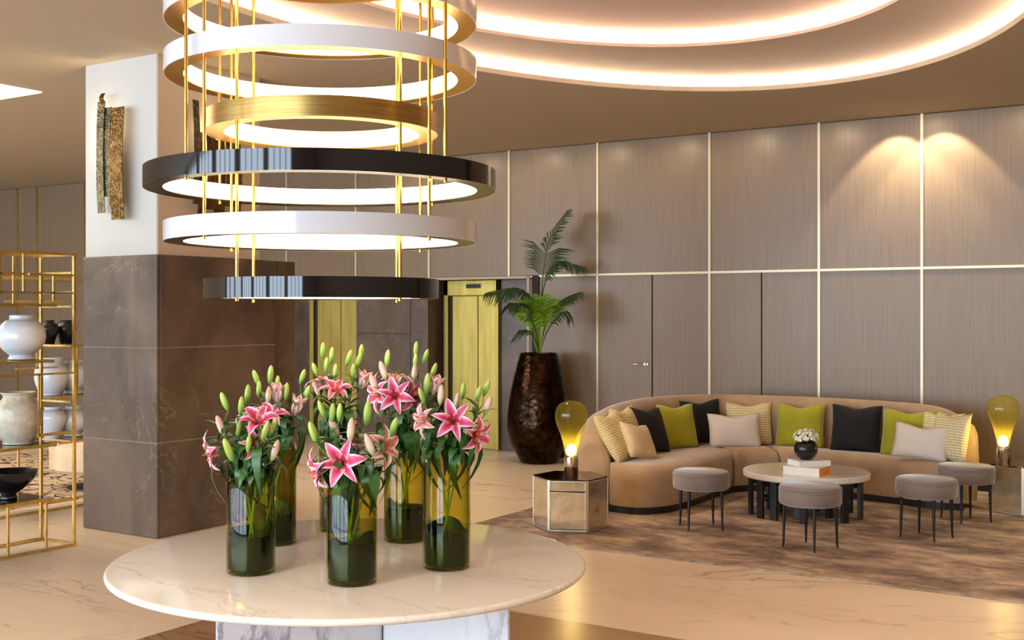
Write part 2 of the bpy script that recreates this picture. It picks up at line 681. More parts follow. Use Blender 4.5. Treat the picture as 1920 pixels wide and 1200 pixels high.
# panelled back wall
wb = struct('wall_back', MB().box(((on_y(1010, WALLV) + X1) / 2, WALLV + 0.10, CEIL / 2), (X1 - on_y(1010, WALLV), 0.14, CEIL)), 'dark_paint')
MIDZ = 2.085
joints = [on_y(p, WALLV) for p in (805, 955, 1121, 1331, 1536, 1729, 1925)]
joints += [joints[-1] + 1.08 * k for k in (1, 2, 3, 4)]
left_j = [on_y(p, WALLV) for p in (538, 668)]
xs = [on_y(455, WALLV)] + left_j + joints
BAY_R = on_y(990, WALLV)
DOORX = on_y(1223, WALLV)
SPLITX = on_y(1428, WALLV)


def panel(x0, x1, z0, z1, name='panel', parent=wb):
    g = 0.006
    return ob(name, MB().box(((x0 + x1) / 2, WALLV + 0.014, (z0 + z1) / 2), (x1 - x0 - 2 * g, 0.03, z1 - z0 - 2 * g)), 'panel', parent, bevel=0.002, seg=1)


def strip(x, z0, z1, parent=wb, w=0.026):
    return ob('joint_strip', MB().box((x, WALLV - 0.004, (z0 + z1) / 2), (w, 0.022, z1 - z0)), 'strip_brass', parent)


for a, b in zip(xs[:-1], xs[1:]):
    panel(a, b, MIDZ, CEIL)
for x in xs[1:]:
    strip(x, MIDZ, CEIL)
low = [on_y(1012, WALLV)] + joints[2:]
for a, b in zip(low[:-1], low[1:]):
    if a < DOORX < b:
        dr = struct('door_1', MB().box(((a + DOORX) / 2, WALLV + 0.012, MIDZ / 2), (DOORX - a - 0.014, 0.034, MIDZ - 0.03)), 'panel')
        panel(DOORX, b, 0.10, MIDZ)
        hx = on_y(1212, WALLV)
        hb = MB().lathe([(0.026, 0), (0.026, 0.012), (0.012, 0.016), (0.011, 0.05)], 20)
        h = ob('door_handle', hb, 'chrome', dr, (hx, WALLV - 0.004, 1.10), (R(90), 0, 0), smooth=True)
        ob('lever', MB().tube([(0, 0, 0.05), (-0.03, 0, 0.055), (-0.13, 0, 0.055)], [0.010, 0.010, 0.008], 10), 'chrome', h, smooth=True)
    elif a < SPLITX < b:
        panel(a, SPLITX, 0.10, MIDZ)
        panel(SPLITX, b, 0.10, MIDZ)
    else:
        panel(a, b, 0.10, MIDZ)
for x in joints[2:]:
    strip(x, 0.0, MIDZ)
ob('joint_rail', MB().box(((low[0] + X1) / 2, WALLV - 0.004, MIDZ), (X1 - low[0], 0.02, 0.024)), 'strip_brass', wb)
struct('baseboard_back', MB().box(((DOORX + X1) / 2, WALLV - 0.004, 0.05), (X1 - DOORX, 0.03, 0.1)), 'dark_paint')

# lift lobby: recess below the panels
BL = on_y(540, WALLV) - 0.9
RD = 0.32
lobby = struct('wall_lobby', MB().box(((BL + BAY_R) / 2, WALLV + RD + 0.07, MIDZ / 2), (BAY_R - BL, 0.12, MIDZ)), 'stone')
upper_left = struct('wall_above_lobby', MB().box(((BL + BAY_R) / 2 + 0.1, WALLV + 0.2, (MIDZ + CEIL) / 2 + 0.005), (BAY_R - BL + 0.2, 0.32, CEIL - MIDZ - 0.01)), 'dark_paint')
struct('trim_2', MB().box(((BL + BAY_R) / 2, WALLV + 0.02, MIDZ - 0.012), (BAY_R - BL, 0.07, 0.03)), 'beige_paint')
struct('trim_3', MB().box((on_y(991, WALLV), WALLV + 0.0, MIDZ / 2), (0.032, 0.03, MIDZ)), 'beige_paint')
struct('gap_shadow', MB().box((on_y(1002, WALLV), WALLV + 0.03, MIDZ / 2), (0.09, 0.02, MIDZ)), 'dark_paint')  # shadow of the gap beside the opening, put in as a dark strip


def slabs(parent, x0, x1, y, zs, mat='stone', th=0.03, name='stone_slab'):
    for a, b in zip(zs[:-1], zs[1:]):
        ob(name, MB().box(((x0 + x1) / 2, y, (a + b) / 2), (x1 - x0 - 0.006, th, b - a - 0.006)), mat, parent, bevel=0.002, seg=1)


px0, px1 = on_y(668, WALLV), on_y(803, WALLV)
pier = struct('wall_pier', MB().box(((px0 + px1) / 2, WALLV + 0.17, MIDZ / 2 - 0.01), (px1 - px0 - 0.01, 0.29, MIDZ - 0.04)), 'stone')
pm = on_y(770, WALLV)
slabs(pier, px0, pm, WALLV + 0.012, [0, 0.70, 1.40, MIDZ - 0.03])
slabs(pier, pm, px1, WALLV + 0.012, [0, MIDZ - 0.03], 'stone')
jx = on_y(560, WALLV + RD)
slabs(lobby, on_y(940, WALLV + RD), BAY_R, WALLV + RD - 0.01, [0, MIDZ - 0.02])


def lift(n, xl, xr, split):
    """gold lift front: frame, two leaves, floor display"""
    y = WALLV + RD - 0.02
    t = struct('door_%d' % n, MB().box(((xl + xr) / 2, y + 0.02, 1.03), (xr - xl, 0.03, 2.06)), 'gold_door')
    f = MB()
    f.box((xl + 0.035, y - 0.02, 1.03), (0.07, 0.07, 2.06))
    f.box((xr - 0.02, y - 0.02, 1.03), (0.04, 0.07, 2.06))
    f.box(((xl + xr) / 2, y - 0.02, 1.965), (xr - xl, 0.07, 0.19))
    ob('door_frame', f, 'gold_door', t, bevel=0.006, seg=1)
    ob('door_leaf', MB().box(((xl + 0.11 + split) / 2, y - 0.006, 0.935), (split - xl - 0.118, 0.03, 1.86)), 'gold_door', t, bevel=0.004, seg=1)
    ob('door_leaf', MB().box(((split + xr - 0.045) / 2, y - 0.006, 0.935), (xr - 0.045 - split - 0.008, 0.03, 1.86)), 'gold_door', t, bevel=0.004, seg=1)
    ob('door_jamb', MB().box((xl + 0.09, y - 0.004, 0.935), (0.035, 0.03, 1.86)), 'dark_paint', t)
    return t, y


YL = WALLV + RD - 0.02
l1, yl = lift(2, on_y(836, YL), on_y(939, YL), on_y(898, YL))
dsp = ob('floor_display', MB().box((on_y(893, YL), yl - 0.06, 1.985), (0.215, 0.02, 0.054)), 'chrome', l1, bevel=0.004, seg=1)
ob('screen', MB().box((on_y(893, YL), yl - 0.071, 1.985), (0.203, 0.006, 0.044)), 'display', dsp)
l2, _ = lift(3, on_y(585, YL), on_y(688, YL), on_y(641, YL))

# far wall continuing beyond the pillar
FARV = 11.1
fx1 = BL + 0.02
wf = struct('wall_left_back', MB().box(((X0 + fx1) / 2, FARV + 0.1, CEIL / 2), (fx1 - X0, 0.14, CEIL)), 'dark_paint')
fj = [on_y(p, FARV) for p in (34, 70)]
fxs = [X0 + 0.01, fj[0] - 2.2, fj[0] - 1.1, fj[0], fj[1], fj[1] + 1.1, fj[1] + 2.2, fx1]
for a, b in zip(fxs[:-1], fxs[1:]):
    ob('panel', MB().box(((a + b) / 2, FARV + 0.014, CEIL / 2), (b - a - 0.012, 0.03, CEIL - 0.01)), 'panel', wf, bevel=0.002, seg=1)
for x in fxs[1:-1]:
    ob('joint_strip', MB().box((x, FARV - 0.004, CEIL / 2), (0.03, 0.022, CEIL)), 'brass', wf)

struct('wall_return', MB().box((BL - 0.04, (FARV + WALLV + RD + 0.13) / 2, CEIL / 2), (0.1, WALLV + RD + 0.13 - FARV + 0.1, CEIL)), 'dark_paint')
struct('wall_left', MB().box((X0 + 0.05, (FRONT + Y1) / 2, CEIL / 2), (0.1, Y1 - FRONT, CEIL)), 'beige_paint')
struct('wall_right', MB().box((X1 - 0.05, (FRONT + Y1) / 2, CEIL / 2), (0.1, Y1 - FRONT, CEIL)), 'beige_paint')
# window wall behind the camera
fw = MB()
edges = [X0] + sum([[wx - ww / 2, wx + ww / 2] for wx, ww in WINDOWS], []) + [X1]
for a, b in zip(edges[0::2], edges[1::2]):
    fw.box(((a + b) / 2, FRONT, CEIL / 2), (b - a, 0.16, CEIL))
for wx, ww in WINDOWS:
    fw.box((wx, FRONT, 0.05), (ww, 0.16, 0.1))
    fw.box((wx, FRONT, 3.53), (ww, 0.16, 0.06))
struct('wall_front', fw, 'beige_paint')
for i, (wx, ww) in enumerate(WINDOWS):
    w = struct('window_%d' % (i + 1), MB().box((wx, FRONT - 0.03, 1.80), (ww, 0.008, 3.40)), 'window_glass')
    for k in range(5):
        ob('mullion', MB().box((wx - ww / 2 + ww * k / 4, FRONT, 1.80), (0.07, 0.07, 3.40)), 'curtain', w)
    ob('transom', MB().box((wx, FRONT, 0.95), (ww, 0.06, 0.06)), 'curtain', w)

# ceiling with stepped oval light coves
EC = (-3.039, 5.783)
E0, E1, E2 = (2.322, 4.007), (1.814, 2.66), (1.28, 1.62)
STEP = 0.12
NE = 120


def ell(a, b, z, n=NE):
    return [(EC[0] + a * math.cos(2 * PI * k / n), EC[1] + b * math.sin(2 * PI * k / n), z) for k in range(n)]


def rect_ring(z):
    out = []
    for k in range(NE):
        dx, dy = E0[0] * math.cos(2 * PI * k / NE), E0[1] * math.sin(2 * PI * k / NE)
        ts = []
        if abs(dx) > 1e-9:
            ts.append(((X1 if dx > 0 else X0) - EC[0]) / dx)
        if abs(dy) > 1e-9:
            ts.append(((Y1 if dy > 0 else FRONT - 0.1) - EC[1]) / dy)
        t = min(ts)
        out.append((EC[0] + dx * t, EC[1] + dy * t, z))
    return out


cl = MB()
cl.strips([rect_ring(CEIL), ell(*E0, CEIL), ell(*E0, CEIL + 0.04), ell(E0[0] + 0.16, E0[1] + 0.16, CEIL + 0.04)], close_v=True)
rr = [(X0, FRONT - 0.1), (X1, FRONT - 0.1), (X1, Y1), (X0, Y1)]
z = CEIL
corner = []
ring = rect_ring(CEIL)
for cxn, cyn in rr:      # close the four corners left by the radial grid
    ks = sorted(range(NE), key=lambda k: (ring[k][0] - cxn) ** 2 + (ring[k][1] - cyn) ** 2)
    kx = [k for k in ks if abs(ring[k][0] - cxn) < 1e-6][0]
    ky = [k for k in ks if abs(ring[k][1] - cyn) < 1e-6][0]
    if kx != ky:
        cl.add([ring[kx], ring[ky], (cxn, cyn, CEIL)], [(0, 1, 2)])
ceil = struct('ceiling', cl, 'ceiling')
o1, o2 = 0.16, 0.14
z1, z2 = CEIL + STEP, CEIL + 2 * STEP
ob('cove_step', MB().strips([ell(E0[0] + o1, E0[1] + o1, CEIL + 0.04), ell(E0[0] + o1, E0[1] + o1, z1), ell(*E1, z1), ell(*E1, z1 + 0.025),
                             ell(E1[0] + o2, E1[1] + o2, z1 + 0.025)], close_v=True), 'cove', ceil, smooth=True)
top = MB().strips([ell(E1[0] + o2, E1[1] + o2, z1 + 0.025), ell(E1[0] + o2, E1[1] + o2, z2), ell(*E2, z2), ell(*E2, z2 + 0.02),
                   ell(E2[0] + 0.12, E2[1] + 0.12, z2 + 0.02), ell(E2[0] + 0.12, E2[1] + 0.12, z2 + STEP)], close_v=True)
top.add(ell(E2[0] + 0.12, E2[1] + 0.12, z2 + STEP), [tuple(range(NE))])
ob('cove_dome', top, 'cove', ceil, smooth=True)


def led(a, b, z, mat, r=0.008):
    rows = []
    for k in range(8):
        t = 2 * PI * k / 8
        rows.append(ell(a + r * math.cos(t), b + r * math.cos(t), z + r * math.sin(t)))
    return ob('led_strip', MB().strips(rows, close_u=True, close_v=True), mat, ceil, smooth=True)


led(E0[0] + 0.11, E0[1] + 0.11, CEIL + 0.050, 'led')
led(E1[0] + 0.10, E1[1] + 0.10, z1 + 0.035, 'led2')
led(E2[0] + 0.08, E2[1] + 0.08, z2 + 0.03, 'led2', 0.005)
# square lit coffer in the far part of the ceiling, upper left of the picture
cfx, cfy = at(78, 172, CEIL)
cf = struct('trim_5', MB().box((cfx - 1.6, cfy - 1.6, CEIL - 0.004), (3.2, 3.2, 0.012)), 'glow')

# ------------------------------------------------------------------ pillar
PX, PY = -6.70, 5.90         # near corner
PL, PD = 0.80, 1.06
PW = MIDZ
pil = struct('column', MB().box((PX - PL / 2, PY + PD / 2, (PW + CEIL) / 2), (PL, PD, CEIL - PW)), 'white_paint')
ob('warm_lit_face', MB().box((PX + 0.004, PY + PD / 2 + 0.004, (PW + CEIL) / 2), (0.008, PD - 0.004, CEIL - PW)), 'beige_paint', pil)  # white pillar side, the warm light on it put into the colour
MD = 1.22
ob('stone_core', MB().box((PX - PL / 2, PY + MD / 2, PW / 2), (PL - 0.02, MD - 0.02, PW - 0.01)), 'beige_paint', pil)
zz = [0.0, 0.70, 1.397, PW]
for a, b in zip(zz[:-1], zz[1:]):
    ob('stone_slab', MB().box((PX - PL / 2 + 0.008, PY - 0.004, (a + b) / 2), (PL + 0.03, 0.03, b - a - 0.006)), 'stone', pil, bevel=0.003, seg=1)
    ob('stone_slab', MB().box((PX + 0.006, PY + 0.012 + MD / 2, (a + b) / 2), (0.034, MD - 0.004, b - a - 0.006)), 'stone', pil, bevel=0.003, seg=1)
for zg in zz[1:-1]:
    ob('grout_line', MB().box((PX - PL / 2 + 0.008, PY - 0.001, zg), (PL + 0.028, 0.03, 0.007)), 'grout', pil)
    ob('grout_line', MB().box((PX + 0.004, PY + 0.012 + MD / 2, zg), (0.034, MD - 0.004, 0.007)), 'grout', pil)
ob('stone_slab', MB().box((PX - 0.06, PY + MD + 0.16, PW / 2), (0.05, 0.30, PW)), 'stone', pil)

# ------------------------------------------------------------------ rugs
rgx0, rgy0, rgx1, rgy1 = -5.06, 7.285, 2.6, WALLV - 0.25
rug = ob('area_rug', MB().box(((rgx0 + rgx1) / 2, (rgy0 + rgy1) / 2, 0.006), (rgx1 - rgx0, rgy1 - rgy0, 0.012)), 'rug', bevel=0.004)
tag(rug, 'large brown mottled rug under the curved sofa and stools', 'rug')


# ------------------------------------------------------------------ chandelier
CHX, CHY = c2r(-0.603, 4.6)


def chandelier():
    t = thing('ring_chandelier', 'tall tiered ring chandelier of white, black and brass hoops above the marble table', 'chandelier', (CHX, CHY, 0))
    rings = [  # outer radius, bottom z, finish
        (0.456, 1.708, 'black_gloss', 'glossy black hoop, lowest and small'), (0.605, 1.925, 'white_gloss', 'white hoop second from the bottom'),
        (0.680, 2.130, 'black_gloss', 'wide glossy black hoop'), (0.453, 2.350, 'ring_brass', 'small brushed brass hoop'),
        (0.604, 2.564, 'white_gloss', 'white hoop below the top white hoop'), (0.605, 2.775, 'white_gloss', 'white hoop near the ceiling'),
        (0.453, 2.985, 'ring_brass', 'brass hoop near the ceiling')]
    hh, wd = 0.075, 0.074
    for r, z, mat, lab in rings:
        ri = r - wd
        # each hoop: lacquered outer band, brass tray below, glowing inner wall
        band = ob('hoop', MB().lathe([(r, 0), (r, hh), (ri + 0.012, hh), (ri + 0.012, hh - 0.004), (r - 0.004, hh - 0.004), (r - 0.004, 0)], 128, closed=True), mat, t, (0, 0, z), smooth=True)
        band['label'] = lab
        ob('hoop_underside', MB().lathe([(r - 0.004, 0.001), (r - 0.004, 0.005), (ri, 0.005), (ri, 0.001)], 128, closed=True), 'ring_brass_shaded' if (mat == 'black_gloss' or z < 2) else 'ring_brass_lit', band, smooth=True)
        ob('diffuser', MB().lathe([(ri + 0.004, 0.005), (ri + 0.004, hh - 0.004), (ri, hh - 0.004), (ri, 0.005)], 128, closed=True), 'glow', band, smooth=True)
    # rods: angle measured from the direction towards the camera
    for r, z0 in ((0.42, 1.708), (0.565, 1.925), (0.643, 2.130)):
        for k in range(4):
            ph = R(-40 + 90 * k)
            x, y = c2r(r * math.sin(ph), -r * math.cos(ph))
            ob('rod', MB().lathe([(0.0065, z0 - 0.012), (0.0065, CEIL + 0.06)], 10), 'rod', t, (x, y, 0), smooth=True)
    ob('ceiling_canopy', MB().lathe([(0.70, CEIL + 0.055), (0.72, CEIL + 0.075), (0.72, CEIL + 0.098), (0.0, CEIL + 0.098)], 64), 'ring_brass', t, smooth=True)
    return t


chandelier()

# ------------------------------------------------------------------ round marble table
TZ = 0.75
TCX, TCY = c2r(-0.465, 4.31)
TR = 0.863


def marble_table():
    t = thing('round_table', 'large round white marble table carrying the six green vases', 'table', (TCX, TCY, 0))
    prof = [(0.0, TZ - 0.03), (TR - 0.03, TZ - 0.03)]
    for k in range(9):
        a = -PI / 2 + PI * k / 8
        prof.append((TR - 0.012 + 0.012 * math.cos(a), TZ - 0.012 + 0.012 * math.sin(a)))
    prof.append((0.0, TZ))
    ob('tabletop', MB().lathe(prof, 128), 'table_marble', t, smooth=True)
    # pedestal: two thick slabs meeting in a shallow hollow towards the viewer
    Zf = 4.0
    def loc(px, Z):
        x, y = atZ(px, Z)
        return Vector((x - TCX, y - TCY))
    A, B, Cc = loc(402, 4.00), loc(717, 4.27), loc(957, 4.02)
    back = Vector(c2r(0, 0.35))
    for p, q in ((A, B), (B, Cc)):
        d = (q - p).normalized()
        g = d * 0.002
        ob('pedestal_slab', MB().prism([tuple(p + g), tuple(q - g), tuple(q - g + back), tuple(p + g + back)], 0.0, TZ - 0.03), 'base_marble', t, bevel=0.02, seg=3)
    return t


marble_table()


# ------------------------------------------------------------------ lilies and vases
def grid_mesh(name, fn, nu, nv, uvfn=None, smooth=True):
    mb = MB()
    rows = [[fn(i / nu, j / nv) for j in range(nv + 1)] for i in range(nu + 1)]
    mb.strips(rows)
    uv = [uvfn(i / nu, j / nv) for i in range(nu + 1) for j in range(nv + 1)] if uvfn else None
    me = mb.mesh(name, uv=uv)
    if smooth:
        for p in me.polygons:
            p.use_smooth = True
    return me


def petal_fn(L, W, open_=1.0, curl=1.0):
    """one tepal: grows along +z out of the throat, flares to +y and rolls back"""
    def fn(u, v):
        s = (v - 0.5) * 2
        t = u
        rad = L * (0.03 + open_ * (0.92 * t ** 1.35))
        ax = L * (0.62 * math.sin(min(t, 1) * PI * (0.60 if open_ > 0.6 else 0.45)) - curl * 0.42 * max(0, t - 0.5) ** 1.6)
        if open_ < 0.6:
            ax = L * (0.95 * t)
        w = W * (math.sin(PI * (0.06 + 0.94 * t) ** 0.85) ** 0.75) * 0.5
        ruffle = 0.05 * W * math.sin(t * 14 + s * 2) * abs(s)
        return (s * w, rad - abs(s) ** 2 * w * 0.15, ax + abs(s) ** 2 * w * 0.35 + ruffle)
    return fn


uvp = lambda u, v: ((v - 0.5) * 2, u)
PET = [grid_mesh('petal', petal_fn(0.094, 0.045, 1.0, 1.7), 7, 4, uvp), grid_mesh('petal', petal_fn(0.092, 0.033, 1.0, 1.4), 7, 4, uvp)]
PETH = [grid_mesh('petal', petal_fn(0.088, 0.044, 0.45, 0.0), 7, 4, uvp), grid_mesh('petal', petal_fn(0.088, 0.036, 0.40, 0.0), 7, 4, uvp)]
for me in PET:
    me.materials.append(M['petal'])
for me in PETH:
    me.materials.append(M['petal_pale'])
PETP = [me.copy() for me in PET]
for me in PETP:
    me.materials.clear()
    me.materials.append(M['petal_pale'])
sb = MB()
for k in range(6):
    a = 2 * PI * k / 6 + 0.3
    c, s = math.cos(a), math.sin(a)
    sb.tube([(0, 0, 0), (0.010 * c, 0.010 * s, 0.03), (0.026 * c, 0.026 * s, 0.058)], 0.0010, 5)
    sb.box((0.026 * c, 0.026 * s, 0.060), (0.004, 0.011, 0.004), a)
sb.tube([(0, 0, 0), (0, 0, 0.075)], [0.0016, 0.0022], 6)
STAMEN = sb.mesh('stamens')
STAMEN.materials.append(M['stamen'])
bud_prof = [(0.002, 0), (0.0065, 0.006), (0.0100, 0.020), (0.0112, 0.036), (0.0098, 0.052), (0.006, 0.064), (0.0, 0.071)]


def bud_mesh(mat):
    mb = MB()
    n = 9
    for k in range(n):
        pass
    rows = []
    for k in range(12):
        a = 2 * PI * k / 12
        f = 1 + 0.09 * math.cos(3 * a)
        rows.append([(r * f * math.cos(a), r * f * math.sin(a), z) for r, z in bud_prof])
    mb.strips(rows, close_u=True)
    me = mb.mesh('bud')
    for p in me.polygons:
        p.use_smooth = True
    me.materials.append(M[mat])
    return me


BUD, BUDP = bud_mesh('bud'), bud_mesh('bud_pink')


def leaf_fn(L, W, droop):
    def fn(u, v):
        s = (v - 0.5) * 2
        w = W * 0.5 * math.sin(PI * (0.04 + 0.94 * u) ** 0.8)
        a = droop * u
        r = L * u
        return (s * w, r * math.cos(a * 0.75), r * math.sin(0.95 - a) * 0.9 - abs(s) * -0.25 * w)
    return fn


LEAF = []
for L, W, dr, mat in ((0.125, 0.032, 1.1, 'leaf'), (0.14, 0.036, 1.7, 'leaf'), (0.105, 0.026, 0.6, 'leaf2'), (0.175, 0.036, 2.0, 'leaf')):
    me = grid_mesh('leaf', leaf_fn(L, W, dr), 7, 2)
    me.materials.append(M[mat])
    LEAF.append(me)


def rot_to(d, spin=0.0):
    """Euler turning +z onto d"""
    q = Vector(d).normalized().to_track_quat('Z', 'Y')
    return (q.to_matrix() @ Matrix.Rotation(spin, 3, 'Z')).to_euler()


def cdir(right, up, toward):
    """direction in room axes from picture right, up and toward the viewer"""
    x, y = c2r(right, -toward)
    return Vector((x, y, up)).normalized()


def lily_flower(parent, p, d, meshes, sc=1.0, spin=0.0):
    f = ob('flower', STAMEN, None, parent, p, rot_to(d, spin), sc)
    for k in range(6):
        ob('petal', meshes[k % 2], None, f, (0, 0, 0), (0, 0, 2 * PI * k / 6))
    return f


def lily_stem(base, neck, blooms, Zc, label, group, seed, nleaf=16):
    """blooms: (kind, px, py, dz, dir)"""
    rnd = random.Random(seed)
    t = thing('lily_stem', label, 'flower', tuple(base), 0, group)
    b = Vector(base)
    tg = [(k, P3(px, py, Zc + dz) - b, d) for k, px, py, dz, d in blooms]
    nk = Vector(neck) - b
    cen = sum((p for _, p, _ in tg), Vector()) / len(tg)
    topz = max(p.z for _, p, _ in tg)
    head = Vector((cen.x, cen.y, 0)) * 0.92 + Vector((nk.x, nk.y, 0)) * 0.08
    head.z = nk.z + (topz - nk.z) * 0.72
    main = catmull([(0, 0, 0), nk * 0.5 + Vector((0, 0, 0)), nk, (nk + head) / 2 + Vector((0, 0, 0.01)), head], 5)
    mb = MB().tube(main, [0.0042 - 0.0018 * i / len(main) for i in range(len(main))], 7)
    L = len(main)
    ups = [q for q in main if q.z > nk.z]
    for kind, p, d in tg:
        d = d.normalized()
        lenb = 0.07 if kind in 'bpg' else 0.0
        sc = rnd.uniform(0.86, 1.1) if kind in 'bp' else (1.25 if kind == 'g' else rnd.uniform(0.86, 1.0))
        foot = p - d * (0.036 * sc if kind in 'bpg' else 0.03)
        # leave the main stem somewhat below the bloom
        cand = [q for q in ups if q.z < foot.z - 0.015] or [ups[0]]
        st = cand[-1]
        mid = (st + foot) / 2 + Vector((0, 0, -0.012)) + (foot - st).cross(Vector((0, 0, 1))) * 0.05
        mb.tube(catmull([st, mid, foot], 4), 0.0016, 6)
        if kind in 'bg':
            ob('bud', BUD, None, t, foot, rot_to(d, rnd.random() * 6), sc)
        elif kind == 'p':
            ob('bud', BUDP, None, t, foot, rot_to(d, rnd.random() * 6), sc * 1.12)
        elif kind == 'f':
            lily_flower(t, foot, d, PET, sc, rnd.random())
        elif kind == 'w':
            lily_flower(t, foot, d, PETP, sc * 0.9, rnd.random())
        elif kind == 'h':
            lily_flower(t, foot, d, PETH, sc, rnd.random())
    ob('stem', mb, 'stem', t, smooth=True)
    ga = rnd.random() * 6
    for i in range(nleaf):
        fr = i / max(1, nleaf - 1)
        q = nk + (head - nk) * (0.08 + 0.85 * fr) if i else nk + Vector((0, 0, 0.01))
        idx = min(range(L), key=lambda k: abs(main[k].z - q.z))
        q = main[idx].lerp(q, 0.2)
        ga += 2.4
        me = LEAF[rnd.choice((0, 1, 3)) if fr < 0.6 else rnd.choice((0, 2))]
        s = rnd.uniform(0.85, 1.25) * (1.1 - 0.40 * fr)
        ob('leaf', me, None, t, q, (rnd.uniform(-0.25, 0.25), rnd.uniform(-0.2, 0.2), ga), s)
    for i in range(5):          # broad leaves spilling over the rim
        ga += 2.0
        ob('leaf', LEAF[(0, 1, 3)[i % 3]], None, t, nk + Vector((0, 0, 0.004 + .008 * i)), (rnd.uniform(-0.45, -0.1), rnd.uniform(-0.3, 0.3), ga), rnd.uniform(0.8, 1.05))
    return t


VR = 0.0845


def vase(px, Z, h, label, wrap_h):
    x, y = atZ(px, Z)
    t = thing('glass_vase', label, 'vase', (x, y, TZ), 0, 'green glass vases on the marble table')
    r = VR
    th = 0.005
    prof = [(0.0, 0.0), (r - 0.008, 0.0), (r - 0.002, 0.003), (r, 0.010), (r, h - 0.022), (r - 0.006, h - 0.012), (r - 0.010, h - 0.006), (r - 0.008, h),
            (r - 0.011, h + 0.001), (r - 0.014, h - 0.006), (r - th - 0.006, h - 0.013), (r - th, h - 0.022), (r - th, 0.018), (r - 0.012, 0.013), (0.0, 0.013)]
    ob('vase_body', MB().lathe(prof, 64), 'vase_glass', t, smooth=True)
    wz = wrap_h * 0.82
    ob('water', MB().lathe([(0, 0.0145), (r - 0.013, 0.0145), (r - 0.0065, 0.02), (r - 0.0065, wz), (0, wz)], 48), 'water', t, smooth=True)
    return x, y


def rolled_leaf(x, y, h, spin, label):
    """broad dark leaf rolled against the inside of the vase"""
    rows = []
    n = 44
    for i in range(n + 1):
        a = 2 * PI * i / n * 1.12
        r = VR - 0.010 - 0.006 * i / n
        top = h * (0.86 + 0.16 * math.sin(a * 1.0 + 0.6) + 0.05 * math.sin(3 * a))
        rows.append([(r * math.cos(a), r * math.sin(a), 0.016 + (top - 0.016) * j / 5) for j in range(6)])
    o = ob('rolled_leaf', MB().strips(rows), 'wrap_leaf', None, (x, y, TZ), (0, 0, spin), smooth=True)
    tag(o, label, 'leaf', 'rolled leaves lining the vases')


def bouquet(px, Z, h, name, wrap_h, stems, seed):
    rnd = random.Random(seed)
    x, y = vase(px, Z, h, name[0], wrap_h)
    rolled_leaf(x, y, wrap_h, rnd.random() * 6, 'broad dark leaf rolled inside %s' % name[1])
    n = len(stems)
    for i, (sl, bl) in enumerate(stems):
        mean = sum(b[1] for b in bl) / len(bl) - px
        a = rnd.uniform(0, 6.28)
        side = max(-1, min(1, mean / 55.0))
        nx, ny = c2r(side * 0.050, rnd.uniform(-0.03, 0.03))
        bx, by = c2r(-side * 0.045 + rnd.uniform(-0.015, 0.015), rnd.uniform(-0.03, 0.03))
        lily_stem((x + bx, y + by, TZ + 0.017), (x + nx, y + ny, TZ + h + 0.005), bl, Z, sl % name[1], 'lily stems in %s' % name[1], seed * 10 + i)


U, FR = cdir(0.1, 1, 0.1), cdir(0, 0.25, 1)
UL, UR = cdir(-0.35, 1, 0.15), cdir(0.35, 1, 0.15)
FL, FRR, FU = cdir(-0.8, 0.05, 0.6), cdir(0.75, 0.1, 0.6), cdir(0.1, 0.8, 0.6)
LD, RDn = cdir(-0.9, -0.25, 0.35), cdir(0.7, -0.2, 0.7)
SL = ['lily stem with a wide open bloom in %s', 'budded lily stem with tight green buds in %s', 'lily stem with pale half-opened buds in %s', 'slender lily stem leaning outward in %s']

bouquet(470.5, 4.085, 0.335, ('olive green glass cylinder vase at the front beside the pillar side of the table', 'the front vase nearest the pillar'), 0.165, [
    ('pink lily stem leaning toward the pillar in %s', [('b', 421, 752, -.02, UL), ('p', 414, 800, -.04, UL), ('f', 402, 847, -.05, LD)]),
    (SL[1], [('b', 452, 760, 0, U), ('b', 447, 797, -.03, U), ('b', 464, 738, .03, U), ('g', 428, 843, -.08, UL)]),
    (SL[0], [('f', 484, 790, -.04, FU), ('b', 498, 806, -.09, UR), ('w', 475, 832, -.06, FRR)]),
    (SL[2], [('b', 513, 799, -.05, UR), ('p', 515, 846, -.06, UR), ('b', 466, 832, -.09, U)]),
], 1)
bouquet(659.5, 3.93, 0.338, ('olive green glass cylinder vase nearest the front edge of the table', 'the vase nearest the table edge'), 0.17, [
    ('lily stem with two vivid pink blooms in %s', [('f', 640, 868, -.08, FR), ('f', 600, 880, -.05, LD), ('g', 588, 812, -.02, UL)]),
    (SL[1], [('b', 603, 766, 0, UL), ('b', 623, 774, .02, U), ('b', 637, 772, 0, U), ('p', 627, 805, .03, UL)]),
    (SL[2], [('p', 658, 808, -.03, U), ('h', 668, 836, 0, FU), ('g', 689, 774, .02, U)]),
    ('lily stem with a pale sideways bloom in %s', [('w', 719, 838, -.03, FRR), ('p', 694, 836, -.05, UL), ('b', 738, 800, .02, UR)]),
], 2)
bouquet(837, 4.165, 0.392, ('olive green glass cylinder vase closest to the sofa side of the table', 'the vase closest to the sofa'), 0.16, [
    ('lily stem with a star-shaped deep pink bloom in %s', [('f', 850, 788, -.08, FR), ('p', 857, 755, 0, U), ('b', 868, 733, .03, U)]),
    ('lily stem with a drooping pink bloom in %s', [('f', 893, 816, -.05, RDn), ('p', 914, 762, 0, UR), ('b', 897, 737, .02, UR), ('b', 912, 727, .04, UR)]),
    ('lily stem with a pale full bloom in %s', [('w', 794, 788, -.05, FL), ('b', 791, 742, .02, UL), ('p', 827, 742, .03, U)]),
], 3)
